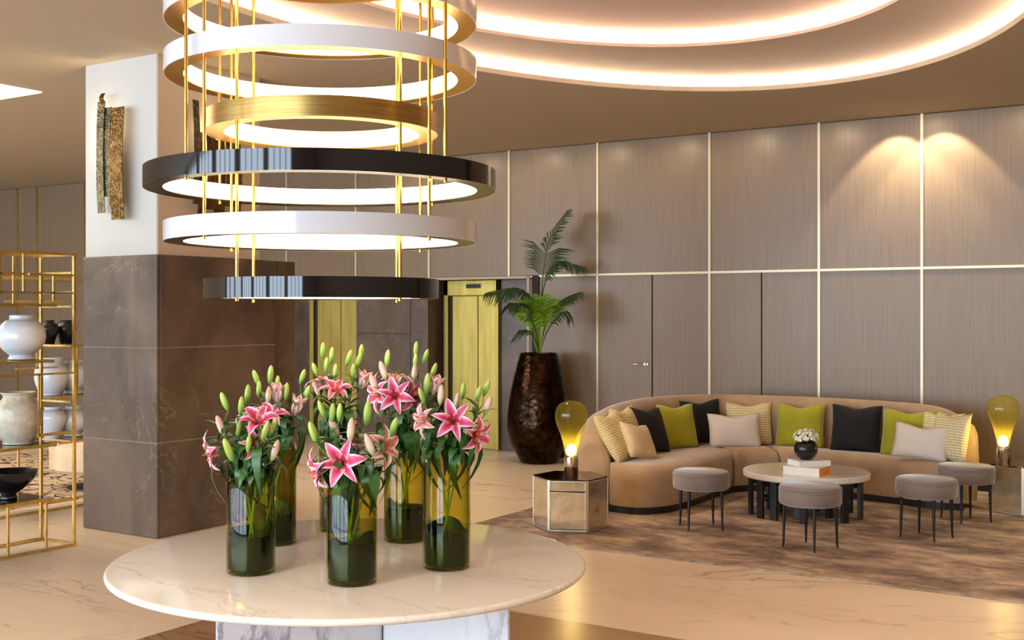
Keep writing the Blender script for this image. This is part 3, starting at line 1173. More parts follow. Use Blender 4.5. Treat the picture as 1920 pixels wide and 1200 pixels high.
bouquet(515, 4.60, 0.385, ('olive green glass cylinder vase standing behind the pillar-side front vase', 'the vase behind the pillar-side front vase'), 0.15, [
    (SL[1], [('b', 480, 708, 0, UL), ('b', 485, 728, -.03, U), ('b', 507, 702, .02, U), ('b', 520, 718, .03, U)]),
    ('lily stem with an apricot half-open bloom in %s', [('h', 520, 740, 0, U), ('p', 503, 742, -.03, U), ('b', 537, 733, 0, U)]),
    ('lily stem with a rosy flaring bloom in %s', [('h', 556, 765, -.02, UR), ('b', 567, 706, .03, UR), ('b', 575, 738, .02, UR)]),
    ('lily stem with a salmon side bloom in %s', [('w', 472, 775, -.03, UL), ('f', 508, 778, -.06, FU)]),
], 4)
bouquet(760, 4.66, 0.37, ('olive green glass cylinder vase standing behind the sofa-side front vase', 'the vase behind the sofa-side front vase'), 0.165, [
    ('lily stem with a broad crimson bloom in %s', [('f', 741, 742, -.08, FR), ('f', 768, 742, -.03, FRR), ('p', 777, 700, 0, U)]),
    (SL[1], [('b', 780, 654, .02, U), ('b', 779, 676, 0, U), ('b', 798, 668, .03, UR), ('b', 727, 672, .02, U)]),
    (SL[2], [('p', 720, 697, -.02, UL), ('w', 742, 712, 0, U), ('p', 702, 722, 0, UL), ('f', 712, 738, 0, FL)]),
    ('lily stem with a small rose bud opening in %s', [('b', 813, 695, .03, UR), ('g', 801, 719, -.03, U), ('h', 815, 726, 0, UR)]),
], 5)
bouquet(637, 4.88, 0.385, ('olive green glass cylinder vase farthest back on the marble table', 'the vase farthest back'), 0.16, [
    ('lily stem with a flat crimson bloom in %s', [('f', 630, 732, -.06, cdir(0.1, 0.8, 0.45)), ('w', 600, 716, 0, UL), ('b', 612, 684, 0, U)]),
    (SL[1], [('b', 605, 656, .03, U), ('b', 622, 666, .03, U), ('b', 591, 693, 0, UL), ('b', 629, 696, -.02, U)]),
    ('lily stem with tall yellow-green buds in %s', [('b', 654, 671, 0, UR), ('b', 677, 661, .03, U), ('b', 662, 696, 0, U)]),
    ('lily stem with an apricot bud unfolding in %s', [('h', 681, 716, 0, UR), ('b', 672, 676, .02, UR), ('p', 595, 732, 0, UL)]),
], 6)


# ------------------------------------------------------------------ sofa
def sofa():
    t = thing('curved_sofa', 'long tan velvet sofa curving around the round coffee table', 'sofa', (-3.4, 10.6, 0.0))
    ox, oy = 3.4, -10.6
    inner = [(-4.47, 8.80), (-4.53, 8.93), (-4.61, 9.12), (-4.69, 9.40), (-4.74, 9.75), (-4.73, 10.12), (-4.62, 10.5), (-4.36, 10.8), (-3.9, 10.95), (-3.4, 10.97), (-2.75, 10.94), (-2.35, 10.82), (-2.10, 10.55)]
    front = [(-4.42, 8.72), (-4.30, 8.68), (-4.12, 8.70), (-3.98, 8.88), (-3.93, 9.2), (-3.93, 9.7), (-3.93, 10.12), (-3.84, 10.40), (-3.52, 10.52), (-3.10, 10.50), (-2.62, 10.40), (-2.22, 10.30), (-1.98, 10.36)]
    I = catmull([(x, y, 0) for x, y in inner], 6)
    Fp = catmull([(x, y, 0) for x, y in front], 6)
    prof = [(0, .07), (0, .385), (.3, .405), (.6, .412), (.82, .408), (.91, .398), (.965, .375), (.99, .34), (1.0, .29), (1.0, .18), (.985, .085), (.97, .07)]
    n = len(I)
    cuts = [0, 38, 47, n - 1]
    for a, b in zip(cuts[:-1], cuts[1:]):
        rows = []
        for i in range(a, b + 1):
            gap = 0.0
            p, q = I[i].copy(), Fp[i].copy()
            if 0 < i < n - 1 and i in (a, b):          # open a narrow seam between neighbouring seats
                sg = 0.011 if i == a else -0.011
                p += (I[i + 1] - I[i - 1]).normalized() * sg * .3
                q += (Fp[i + 1] - Fp[i - 1]).normalized() * sg
            d = (q - p)
            e = 1.0
            if i in (a, b):      # rounded seam
                e = 0.955
            rows.append([(p.x + ox + d.x * s * (1 if s < .9 else e), p.y + oy + d.y * s * (1 if s < .9 else e), z - (0.03 if (i in (a, b) and z > .3) else 0)) for s, z in prof])
        mb = MB().strips(rows, close_v=True)
        m = len(prof)
        k = len(rows)
        mb.f.append(tuple(range(m)))
        mb.f.append(tuple(reversed([(k - 1) * m + j for j in range(m)])))
        o = ob('seat', mb, 'sofa', t, smooth=True)
    # plinth
    rows = []
    for p, q in zip(I, Fp):
        d = q - p
        rows.append([(p.x + ox + d.x * s, p.y + oy + d.y * s, z) for s, z in ((-.15, 0.0125), (-.15, .068), (.96, .068), (.96, 0.0125))])
    mb = MB().strips(rows, close_v=True)
    mb.f.append((0, 1, 2, 3))
    mb.f.append(tuple(reversed([len(mb.v) - 4 + j for j in range(4)])))
    ob('plinth', mb, 'black_wood', t)
    # back: rounded wall following the seat
    hs = [.58, .68, .76, .80, .825, .845, .855, .86, .86, .86, .85, .83, .74]
    Hh = catmull([(h, 0, 0) for h in hs], 6)
    rows = []
    ths = catmull([(h, 0, 0) for h in (.31, .29, .26, .23, .21, .19, .19, .19, .19, .19, .19, .19, .2)], 6)
    for i, p in enumerate(I):
        d = (I[min(i + 1, n - 1)] - I[max(i - 1, 0)]).normalized()
        nrm = Vector((-d.y, d.x, 0))           # away from the seat
        h = Hh[i].x
        th = ths[i].x
        w_ = th / .19
        row = []
        for s, z in ((0.0, .07), (-0.012, .42), (0.005, h - .10), (0.03 * w_, h - .03), (0.07 * w_, h - .004), (0.115 * w_, h - .004), (0.155 * w_, h - .03), (th, h - .10), (th + .015, .40), (th - .01, .07)):
            q = p + nrm * s
            row.append((q.x + ox, q.y + oy, z))
        rows.append(row)
    m = len(rows[0])
    # round the free ends
    def endrow(row, dirv, f, sh):
        cxm = sum(v[0] for v in row) / m
        cym = sum(v[1] for v in row) / m
        return [(cxm + (v[0] - cxm) * f + dirv.x * sh, cym + (v[1] - cym) * f + dirv.y * sh, v[2] if v[2] < .3 else v[2] - (1 - f) * .06) for v in row]
    d0 = (I[0] - I[1]).normalized()
    d1 = (I[-1] - I[-2]).normalized()
    rows = [endrow(rows[0], d0, .70, .05), endrow(rows[0], d0, .93, .035)] + rows + [endrow(rows[-1], d1, .82, .06), endrow(rows[-1], d1, .45, .085)]
    mb = MB().strips(rows, close_v=True)
    k = len(rows)
    mb.f.append(tuple(range(m)))
    mb.f.append(tuple(reversed([(k - 1) * m + j for j in range(m)])))
    ob('backrest', mb, 'sofa', t, smooth=True)
    return t


sofa()


def cushion_mesh(w, h, th, dent=0.03):
    n = 14
    rows_f, rows_b = [], []
    def pt(i, j, sgn):
        x, y = i / n * 2 - 1, j / n * 2 - 1
        px = x * (1 - 0.06 * (1 - y * y) * 1.0)
        py = y * (1 - 0.06 * (1 - x * x) * 1.0)
        if y > 0:
            py -= dent * 2 / h * y ** 3 * math.exp(-(x / 0.42) ** 2)
        t = (max(0, 1 - abs(x) ** 2.6) * max(0, 1 - abs(y) ** 2.6)) ** 0.55
        wr = 0.006 * math.sin(5 * x + 3 * y) * t
        return (px * w / 2, py * h / 2, sgn * (th / 2 * t + wr * 0.5))
    for i in range(n + 1):
        rows_f.append([pt(i, j, 1) for j in range(n + 1)])
        rows_b.append([pt(i, j, -1) for j in range(n, -1, -1)])
    mb = MB().strips(rows_f).strips(rows_b)
    me = mb.mesh('cushion')
    bm = bmesh.new()
    bm.from_mesh(me)
    bmesh.ops.remove_doubles(bm, verts=bm.verts, dist=1e-5)
    bmesh.ops.recalc_face_normals(bm, faces=bm.faces)
    for f in bm.faces:
        f.smooth = True
    bm.to_mesh(me)
    bm.free()
    return me


SEATZ = 0.408


def cushion(px, py, Z, w, h, yaw, tilt, mat, label, roll=0.0, th=0.15):
    """px,py: picture position of its middle; yaw: which way the face looks (0 = viewer, + = picture right); tilt back"""
    me = cushion_mesh(w, h, th)
    o = ob('cushion', me, mat)
    c = P3(px, py, Z)
    # local: x right, y up, z out of the face
    base = Matrix.Rotation(TH + R(yaw), 4, 'Z') @ Matrix.Rotation(R(90 - tilt), 4, 'X') @ Matrix.Rotation(R(roll), 4, 'Z')
    o.rotation_euler = base.to_euler()
    mz = min((base @ v.co.to_4d()).z for v in me.vertices)
    o.location = (c.x, c.y, SEATZ - mz - 0.012)
    tag(o, label, 'cushion', 'cushions on the curved sofa')
    return o


cushion(1176, 806, 10.30, .43, .46, 54, 20, 'stripe_fabric', 'cream striped cushion behind another at the arm beside the bulb lamp on the sofa')
cushion(1156, 822, 9.96, .46, .46, 56, 30, 'stripe_fabric', 'cream striped cushion leaning on the sofa arm closest to the planter', 4)
cushion(1197, 826, 9.98, .38, .33, 50, 28, 'cream_fabric', 'small plain cream cushion in front of the striped ones at the planter end', -10)
cushion(1219, 800, 10.5, .41, .43, 42, 22, 'black_fabric', 'black cushion between the small cream one and the lime one', -4)
cushion(1271, 795, 10.85, .42, .43, 28, 14, 'green_fabric', 'lime green cushion between the two black ones on the curve')
cushion(1316, 790, 11.28, .42, .43, 14, 14, 'black_fabric', 'black cushion half hidden behind the ivory lumbar cushion', 2)
cushion(1404, 786, 11.22, .44, .42, -4, 14, 'stripe_fabric', 'yellow striped cushion behind the ivory lumbar cushion at mid sofa')
cushion(1377, 798, 10.98, .50, .33, 2, 16, 'white_fabric', 'ivory lumbar cushion in the middle of the sofa', 0, .14)
cushion(1500, 790, 10.98, .45, .42, -26, 14, 'green_fabric', 'lime green cushion behind the black flower bowl')
cushion(1605, 795, 10.62, .45, .44, -32, 14, 'black_fabric', 'big black cushion between two lime green ones')
cushion(1704, 798, 10.26, .48, .43, -36, 14, 'green_fabric', 'lime green cushion tucked behind an ivory lumbar cushion')
cushion(1727, 819, 9.98, .47, .31, -34, 18, 'white_fabric', 'ivory lumbar cushion at the end beside the far stool', -4, .14)
cushion(1764, 806, 10.06, .38, .42, -46, 14, 'stripe_fabric', 'striped cushion mostly hidden at the far sofa end')
cushion(1782, 814, 9.90, .38, .43, -64, 12, 'stripe_fabric', 'striped cushion standing against the sofa end by the lamp')


# ------------------------------------------------------------------ coffee table, books, flowers
CTX, CTY = c2r(2.705, 9.63)


def coffee_table():
    t = thing('coffee_table', 'low round white-topped coffee table on many black posts', 'table', (CTX, CTY, 0.012))
    r, zt = 0.505, 0.353
    prof = [(0.0, zt - .05), (r - .008, zt - .05), (r, zt - .042), (r, zt - .006), (r - .006, zt), (0.0, zt)]
    ob('tabletop', MB().lathe(prof, 96), 'white_marble', t, smooth=True)
    ob('apron', MB().lathe([(0.40, zt - .10), (0.44, zt - .10), (0.44, zt - .052), (0.40, zt - .052)], 48, closed=True), 'black_wood', t)
    for px, py in ((1408, 963), (1426, 972), (1451, 976), (1441, 955), (1465, 962), (1495, 974), (1507, 982), (1555, 972), (1584, 981), (1594, 961), (1613, 974), (1530, 958)):
        x, y = at(px, py, 0.012)
        a = math.atan2(y - CTY, x - CTX)
        ob('leg', MB().box((x - CTX, y - CTY, (zt - .05) / 2), (.03, .062, zt - .052), a), 'black_wood', t, bevel=.003, seg=1)
    ob('stretcher', MB().lathe([(.33, .11), (.35, .11), (.35, .13), (.33, .13)], 48, closed=True), 'black_wood', t)
    return t


coffee_table()
TT = 0.012 + 0.353
BZ = 9.35


def book(px, Z, z, w, d, h, rz, cover, label, spine=None):
    x, y = atZ(px, Z)
    t = thing('book', label, 'book', (x, y, z), rz, 'books on the coffee table')
    ob('pages', MB().box((0, 0, h / 2), (w - .012, d - .008, h - .008)), 'paper', t)
    c = MB()
    c.box((0, 0, .002), (w, d, .004))
    c.box((0, 0, h - .002), (w, d, .004))
    ob('cover', c, cover, t)
    ob('spine', MB().box((w / 2 - .002, 0, h / 2), (.004, d, h)), spine or cover, t)
    return x, y


book(1512, 9.42, TT, .31, .23, .062, TH - R(38), 'paper', 'thick white book with an orange spine lying at the bottom of the pile', 'orange_cover')
bx, by = book(1516, 9.50, TT + .062, .28, .20, .042, TH + R(14), 'paper', 'thinner white book on top of the thick one under the flower bowl')


def flower_bowl():
    z0 = TT + .104
    x, y = atZ(1511, 9.50)
    t = thing('flower_bowl', 'small round black bowl holding white flowers on the books', 'vase', (x, y, z0))
    r = .094
    prof = [(0, 0), (.042, 0), (.046, .006)]
    for k in range(1, 12):
        a = -PI / 2 + .5 + (PI - 1.1) * k / 11
        prof.append((r * math.cos(a), .086 + .090 * math.sin(a)))
    prof += [(.05, .158), (.044, .160), (.044, .145), (0, .13)]
    ob('bowl', MB().lathe(prof, 48), 'black_ceramic', t, smooth=True)
    rnd = random.Random(4)
    pet = MB()
    for k in range(5):
        a = 2 * PI * k / 5
        c, s = math.cos(a), math.sin(a)
        pet.add([(0, 0, 0), (c * .010 - s * .007, s * .010 + c * .007, .004), (c * .021, s * .021, .007), (c * .010 + s * .007, s * .010 - c * .007, .004)], [(0, 1, 2, 3)])
    pet.lathe([(0, .001), (.004, .002), (.003, .005), (0, .006)], 6)
    me = pet.mesh('blossom')
    me.materials.append(M['white_petal'])
    st = MB()
    for i in range(230):
        u = rnd.random()
        th = rnd.random() * 2 * PI
        el = math.acos(1 - u * 1.15)
        rr = rnd.uniform(.074, .098)
        d = Vector((math.sin(el) * math.cos(th), math.sin(el) * math.sin(th), math.cos(el)))
        p = Vector((0, 0, .172)) + Vector((d.x * rr * 1.05, d.y * rr * 1.05, d.z * rr * .78))
        ob('flower', me, None, t, p, rot_to(d + Vector((rnd.uniform(-.4, .4), rnd.uniform(-.4, .4), .2)), rnd.random() * 6), rnd.uniform(.62, 1.0))
        st.tube([(0, 0, .14), p * .6 + Vector((0, 0, .07)), p], .0012, 4)
    ob('stems', st, 'stem', t)


flower_bowl()


# ------------------------------------------------------------------ stools
def make_stool():
    t = thing('stool', '', 'stool', (0, 0, 0.012), 0, 'velvet stools around the coffee table')
    r, zt, hh = .213, .438, .135
    prof = [(0, zt - hh), (r - .02, zt - hh), (r - .006, zt - hh + .006), (r, zt - hh + .02), (r + .002, zt - .055), (r, zt - .034), (r - .006, zt - .028), (r, zt - .022), (r - .001, zt - .012), (r - .006, zt - .004), (r - .02, zt + .002), (0, zt + .006)]
    s = ob('seat', MB().lathe(prof, 64), 'stool', t, smooth=True)
    ob('piping', MB().lathe([(r + .0045 * math.cos(2 * PI * k / 8), zt - .030 + .0045 * math.sin(2 * PI * k / 8)) for k in range(8)], 64, closed=True), 'stool', s, smooth=True)
    for k in range(4):
        a = PI / 2 * k + PI / 4
        c, q = math.cos(a), math.sin(a)
        leg = MB().tube([(.188 * c, .188 * q, 0), (.183 * c, .183 * q, .03), (.176 * c, .176 * q, zt - hh)], [.0065, .0075, .0135], 10)
        ob('leg', leg, 'dark_metal', t, smooth=True)
    return t


stool = make_stool()
for i, (px, Z, rz, lab) in enumerate([
        (1314.5, 8.97, 4, 'mauve grey round velvet stool in front of the mirrored cube beside the sofa wing'),
        (1519, 8.22, 38, 'mauve grey round velvet stool standing directly in front of the coffee table'),
        (1737, 8.58, 40, 'mauve grey round velvet stool between the front one and the one by the far lamp'),
        (1811, 9.30, 12, 'mauve grey round velvet stool next to the far mirrored table')]):
    o = stool if i == 0 else copy_tree(stool)
    x, y = atZ(px, Z)
    o.location = (x, y, .012)
    o.rotation_euler.z = TH + R(rz)
    o['label'] = lab


# ------------------------------------------------------------------ mirrored hexagonal tables with bulb lamps
def hex_table(x, y, rz, label):
    t = thing('side_table', label, 'table', (x, y, 0.012), rz, 'mirrored hexagonal side tables')
    s, h = .29, .392
    pts = [(s * math.cos(PI / 3 * k), s * math.sin(PI / 3 * k)) for k in range(6)]
    ob('body', MB().prism([(a * .955, b * .955) for a, b in pts], 0.004, h - .012), 'dark_metal', t)
    ob('top', MB().prism(pts, h - .010, h), 'mirror_top', t, bevel=.003, seg=1)
    for k in range(6):
        p, q = Vector(pts[k]), Vector(pts[(k + 1) % 6])
        m = (p + q) / 2
        a = math.atan2(m.y, m.x)
        rot = (0, 0, a + PI / 2)
        w = s - .026
        mm = m * .983
        if k == 4:     # the front face carries a drawer
            ob('drawer', MB().box((0, 0, h - .052), (w, .012, .066)), 'mirror', t, (mm.x, mm.y, 0), rot, bevel=.004, seg=1)
            ob('mirror_panel', MB().box((0, 0, (h - .10) / 2 + .012), (w, .012, h - .116)), 'mirror', t, (mm.x, mm.y, 0), rot, bevel=.004, seg=1)
        else:
            ob('mirror_panel', MB().box((0, 0, h / 2), (w, .012, h - .034)), 'mirror', t, (mm.x, mm.y, 0), rot, bevel=.004, seg=1)
        ob('frame_post', MB().box((p.x * .965, p.y * .965, h / 2), (.02, .02, h - .012), math.atan2(p.y, p.x)), 'mirror_frame', t)
        ob('frame_rail', MB().box((0, 0, .010), (s - .02, .018, .012)), 'mirror_frame', t, (m.x * .975, m.y * .975, 0), rot)
        ob('frame_rail', MB().box((0, 0, h - .014), (s - .02, .016, .008)), 'mirror_frame', t, (m.x * .975, m.y * .975, 0), rot)
    return t


h1x, h1y = c2r(.725, 9.04)
hex_table(h1x, h1y, TH - R(9), 'mirrored hexagonal side table beside the sofa wing and planter')
h2x, h2y = c2r((1897 + 22 - CX) / F * 9.75, 9.75)
hex_table(h2x, h2y, TH + R(4), 'mirrored hexagonal side table at the far end of the sofa')


def bulb_lamp(x, y, z, label):
    t = thing('bulb_lamp', label, 'lamp', (x, y, z), 0, 'oversized bulb table lamps')
    ob('base', MB().lathe([(0, 0), (.052, 0), (.055, .004), (.055, .146), (.051, .150), (0, .150)], 40), 'chrome', t, smooth=True)
    prof = [(.046, .150), (.048, .165), (.053, .20), (.062, .25), (.082, .32), (.106, .38), (.121, .43), (.125, .47), (.117, .51), (.096, .545), (.064, .567), (.028, .578), (0, .580)]
    dense = [(p.x, p.y) for p in catmull([(a, b, 0) for a, b in prof], 3)]
    ob('bulb_glass', MB().lathe([(max(a, 0), b) for a, b in dense], 48), 'lamp_glass', t, smooth=True)
    fil = MB().lathe([(0, .155), (.026, .158), (.038, .175), (.041, .20), (.033, .225), (.015, .242), (0, .246)], 24)
    ob('light_source', fil, 'bulb', t, smooth=True)
    lamp('bulb_lamp_light', 'POINT', (x, y, z + .27), 4, (1.0, .70, .34), size=.04)
    return t


lx, ly = atZ(1071, 9.0)
bulb_lamp(lx, ly, .404, 'giant yellow glass bulb lamp glowing beside the dark planter')
lx, ly = atZ(1881, 9.62)
bulb_lamp(lx, ly, .404, 'giant yellow glass bulb lamp glowing at the far end of the sofa')


# ------------------------------------------------------------------ planter and palm
PTX, PTY = c2r((1010 - CX) / F * 13.0, 13.0)


def planter():
    t = thing('planter', 'tall dark hammered bronze planter beside the lift', 'planter', (PTX, PTY, 0))
    k = 13.0 / F
    prof = [(0, 0), (.18, 0), (.205, .012)]
    shape = [(32, 862), (44, 851), (53, 835), (58, 815), (60, 795), (58.5, 770), (53, 735), (46, 705), (38, 675), (34.5, 664)]
    zb = zof(866, 13.0)
    pts = [(w * k, (869 - y) * k + .005) for w, y in shape[1:]]
    pts = [(.205, .012)] + pts
    dense = [(p.x, p.y) for p in catmull([(a, b, 0) for a, b in pts], 4)]
    zt = dense[-1][1]
    prof = [(0, 0), (.19, 0)] + dense + [(dense[-1][0] - .02, zt), (dense[-1][0] - .022, zt - .05), (dense[-1][0] - .01, zt - .09)]
    ob('pot', MB().lathe(prof[:-1], 72), 'planter', t, smooth=True)
    ob('soil', MB().lathe([(0, zt - .05), (dense[-1][0] - .023, zt - .055)], 32), 'soil', t)
    return zt


pot_top = planter()


def palm():
    t = thing('potted_palm', 'feathery kentia palm growing from the tall bronze planter', 'plant', (PTX, PTY, pot_top - .05))
    o = Vector((PTX, PTY, pot_top - .05))
    rnd = random.Random(11)

    def frond(ctrl, nl, ll, mat, droop, start=0.35, dz=0.0):
        pts = [P3(px, py, 12.82 + d * 0.6) - o for px, py, d in ctrl]
        path = catmull(pts, 8)
        mb = MB().tube(path, [.009 * (1 - .75 * i / len(path)) for i in range(len(path))], 6)
        r = ob('frond', mb, mat, t, smooth=True)
        lf = MB()
        n = len(path)
        for s in (-1, 1):
            for i in range(nl):
                f = start + (1 - start) * (i + .5) / nl
                fi = f * (n - 1)
                a = path[min(int(fi), n - 2)].lerp(path[min(int(fi) + 1, n - 1)], fi - int(fi))
                d = (path[min(int(fi) + 1, n - 1)] - path[int(fi)]).normalized()
                side = d.cross(Vector((0, 0, 1)))
                if side.length < .2:
                    side = d.cross(Vector(c2r(0, 1) + (0,)))
                side.normalize()
                side = (side * s + d * 0.75).normalized()
                L = ll * math.sin(PI * (.16 + .80 * (f - start) / (1 - start))) ** .6 * rnd.uniform(.85, 1.1)
                tip = a + side * L + Vector((0, 0, -droop * L))
                m = a + side * L * .5 + Vector((0, 0, -droop * L * .12))
                w = d.cross(side).cross(side).normalized() * .009
                w = d * .0115
                lf.add([a - w * .4, a + w * .4, m + w, m - w, tip], [(0, 1, 2, 3), (3, 2, 4)])
        ob('leaflets', lf, mat, r)

    B = (1011, 668, 0)
    frond([B, (1013, 600, 0), (1018, 520, .05), (1030, 450, .1), (1062, 398, .15)], 36, .40, 'palm', .30, .50)
    frond([B, (1014, 590, .1), (1022, 530, .15), (1045, 492, .2), (1092, 500, .25)], 28, .26, 'palm', .6, .5)
    frond([B, (1010, 610, -.1), (998, 565, -.15), (970, 540, -.2), (914, 548, -.25)], 28, .28, 'palm', .8, .42)
    frond([B, (1005, 625, -.2), (990, 590, -.3), (975, 570, -.4), (955, 572, -.5)], 22, .25, 'palm', .7, .38)
    frond([B, (1020, 620, .0), (1036, 580, .0), (1058, 560, .0), (1086, 548, .05)], 24, .24, 'palm', .6, .4)
    frond([B, (1022, 630, -.1), (1040, 600, -.2), (1055, 585, -.25), (1068, 596, -.3)], 14, .18, 'palm', .7, .4)
    frond([B, (1004, 640, -.1), (992, 622, -.2), (980, 620, -.25), (962, 636, -.3)], 12, .14, 'palm', .6, .35)
    for px, py, L in ((975, 578, .34), (985, 566, .34), (1000, 562, .32), (1014, 556, .34), (1028, 566, .32), (1040, 578, .30), (992, 590, .3), (1008, 580, .3)):
        frond([B, ((1011 * 2 + px) / 3, 630, -.1), ((1011 + px * 1.6) / 2.6, (py + 640) / 2 - 12, -.2), (px, py, -.3)], 9, .26, 'palm_bright', .2, .45)


palm()


# ------------------------------------------------------------------ wall sconces
def sconce(name_label, origin, rz, strips_, light=6):
    """origin on the wall face; local x along the wall, y out of it"""
    t = thing('wall_sconce', name_label, 'sconce', origin, rz, 'hammered brass wall sconces')
    for i, (x, w, z0, z1, out, m) in enumerate(strips_):
        n = 10
        rows = []
        for k in range(n + 1):
            z = z0 + (z1 - z0) * k / n
            b = .003 * math.sin(k * 0.9 + i)
            c = out + .018 * math.sin(PI * k / n)
            rows.append([(x - w / 2 + b * .3, c, z), (x + w / 2 + b * .3, c + b * .5, z), (x + w / 2 + b * .3, c + b * .5 - .006, z), (x - w / 2 + b * .3, c - .006, z)])
        mb = MB().strips(rows, close_v=True)
        mb.f.append((0, 1, 2, 3))
        mb.f.append(tuple(reversed([n * 4 + j for j in range(4)])))
        ob('metal_strip', mb, m, t)
    zc = sum((s[2] + s[3]) / 2 for s in strips_) / len(strips_)
    ob('wall_bracket', MB().box((0, .02, zc), (.05, .038, .25)), 'dark_metal', t)
    ob('arm_pin', MB().tube([(.09, .02, zc + .16), (.13, .012, zc + .18)], .004, 6), 'dark_metal', t)
    m = t.matrix_basis
    p = m @ Vector((0.03, .045, max(s[3] for s in strips_) - .22))
    lamp('sconce_light', 'POINT', p, light, (1.0, .76, .48), size=.03)
    p = m @ Vector((0.03, .045, zc))
    lamp('sconce_light', 'POINT', p, light * .6, (1.0, .76, .48), size=.03)
    return t


kL = 8.95 / F


def zl(py):
    return zof(py, 8.95)


cxL = on_y(209, PY)
SLs = []
for xa, xb, ya, yb, out, m in ((187, 196, 196, 402, .085, 'sconce2'), (196, 206, 208, 372, .075, 'sconce2'), (206, 215, 228, 390, .070, 'sconce'), (215, 231, 211, 416, .090, 'sconce'), (191, 196, 181, 200, .08, 'sconce')):
    a, b = on_y(xa, PY - .08), on_y(xb, PY - .08)
    # local x axis runs against room x because the sconce faces the viewer (rz = pi)
    SLs.append((-((a + b) / 2 - cxL), abs(b - a) * 1.45, zl(yb), zl(ya), out, m))
sconce('sconce of uneven hammered brass strips on the white pillar face', (cxL, PY - .002, 0), PI, SLs, 2.0)
SR = []
for i, (y0, w, z0, z1, out, m) in enumerate(((-.27, .06, 2.47, 3.25, .10, 'sconce2'), (-.20, .07, 2.36, 3.02, .08, 'sconce'), (-.12, .09, 2.44, 3.05, .10, 'sconce'), (-.02, .10, 2.40, 2.98, .09, 'sconce'), (.08, .09, 2.48, 3.08, .10, 'sconce'), (.17, .07, 2.42, 3.0, .09, 'sconce2'))):
    SR.append((y0, w, z0, z1, out, m))
sconce('sconce of hammered brass strips on the warm-lit pillar face behind the hoops', (PX + .010, PY + .55, 0), -PI / 2, [(-a, w, b, c, d, e) for a, w, b, c, d, e in SR], 2)


# ------------------------------------------------------------------ brass display shelves
def etagere(x0, x1, y0, y1, shelves, label, deco, top=2.08):
    t = thing('display_shelf', label, 'shelf', ((x0 + x1) / 2, (y0 + y1) / 2, 0))
    cx_, cy_ = (x0 + x1) / 2, (y0 + y1) / 2
    w = .020

    def bar(name, a, b, th=w, mat='brass'):
        a, b = Vector(a), Vector(b)
        c = (a + b) / 2 - Vector((cx_, cy_, 0))
        d = b - a
        s = [max(abs(d.x), th), max(abs(d.y), th), max(abs(d.z), th)]
        return ob(name, MB().box(tuple(c), tuple(s)), mat, t)

    hw = w / 2
    for x in (x0 + hw, x1 - hw):
        for y in (y0 + hw, y1 - hw):
            bar('post', (x, y, 0), (x, y, top))
    for z in (hw, top - hw):
        for x in (x0 + hw, x1 - hw):
            bar('rail', (x, y0 + w, z), (x, y1 - w, z))
        for y in (y0 + hw, y1 - hw):
            bar('rail', (x0 + w, y, z), (x1 - w, y, z))
    for z, ya, yb in shelves:
        ob('shelf_board', MB().box(((x1 - x0) * 0, (ya + yb) / 2 - cy_, z - .008), (x1 - x0 - .05, yb - ya - .02, .012)), 'black_gloss', t)
        for x in (x0 + hw, x1 - hw):
            bar('shelf_edge', (x, ya, z - .012), (x, yb, z - .012))
        for y in (ya, yb):
            bar('shelf_edge', (x0 + w, y, z - .012), (x1 - w, y, z - .012))
    for a, b in deco:
        bar('lattice_bar', a, b, .014)
    return t


sx0, sx1, sy0, sy1 = -7.36, -6.968, 3.7, 5.40
f_, r_ = sx1 - .012, sx0 + .012
deco = [((f_, 5.02, 1.92), (f_, 5.38, 1.92)), ((f_, 4.0, 1.92), (f_, 4.98, 1.92)), ((f_, 4.98, 1.80), (f_, 4.98, 2.06)), ((f_, 4.80, 1.78), (f_, 4.80, 2.06)),
        ((f_, 4.80, 1.79), (f_, 5.38, 1.80)), ((f_, 5.22, 1.74), (f_, 5.22, 1.92)), ((r_, 4.7, 1.94), (r_, 5.38, 1.94)), ((r_, 4.95, 1.72), (r_, 4.95, 1.88)),
        ((r_, 5.16, 1.72), (r_, 5.16, 2.06)), ((r_ + .02, 5.388, 1.94), (f_ - .02, 5.388, 1.94)), ((r_ + .02, 5.388, 1.80), (f_ - .02, 5.388, 1.80)),
        ((r_ + .02, 5.388, 1.70), (f_ - .02, 5.388, 1.70)), ((r_ + .02, 5.388, 1.42), (f_ - .02, 5.388, 1.42)), ((f_, 4.0, 1.23), (f_, 5.38, 1.23)),
        ((f_, 5.10, 0.80), (f_, 5.10, 1.23)), ((r_ + .02, 5.388, 1.02), (f_ - .02, 5.388, 1.02)), ((f_, 5.10, .80), (f_, 5.38, .82)),
        ((r_, 4.9, .37), (r_, 4.9, .74)), ((r_, 5.2, .37), (r_, 5.2, .74)), ((f_, 5.16, .02), (f_, 5.16, .33)), ((f_, 4.86, .02), (f_, 4.86, .37)),
        ((f_, 5.16, .33), (f_, 5.38, .33)), ((r_, 4.7, 1.1), (r_, 4.7, 1.3)), ((r_, 4.9, 1.16), (r_, 4.9, 1.31)), ((r_ + .02, 5.388, .74), (f_ - .02, 5.388, .74))]
etagere(sx0, sx1, sy0, sy1, [(.37, 3.74, 5.22), (.745, 3.74, 5.24), (1.33, 3.74, 5.22), (1.72, 3.74, 5.24)],
        'tall brass lattice display shelf with vases in front of the pillar', deco)
bx0, bx1, by0, by1 = -8.75, -8.36, 5.5, 7.3
fb = bx1 - .012
deco2 = [((fb, 5.9, 1.2), (fb, 6.3, 1.2)), ((fb, 6.1, 1.2), (fb, 6.1, 1.37)), ((fb, 6.5, .95), (fb, 6.5, 1.38)), ((fb, 5.8, 1.75), (fb, 7.2, 1.75))]
etagere(bx0, bx1, by0, by1, [(.585, 5.54, 7.26), (.955, 5.54, 7.26), (1.385, 5.54, 7.26)], 'second brass display shelf standing behind the first one', deco2, 1.95)


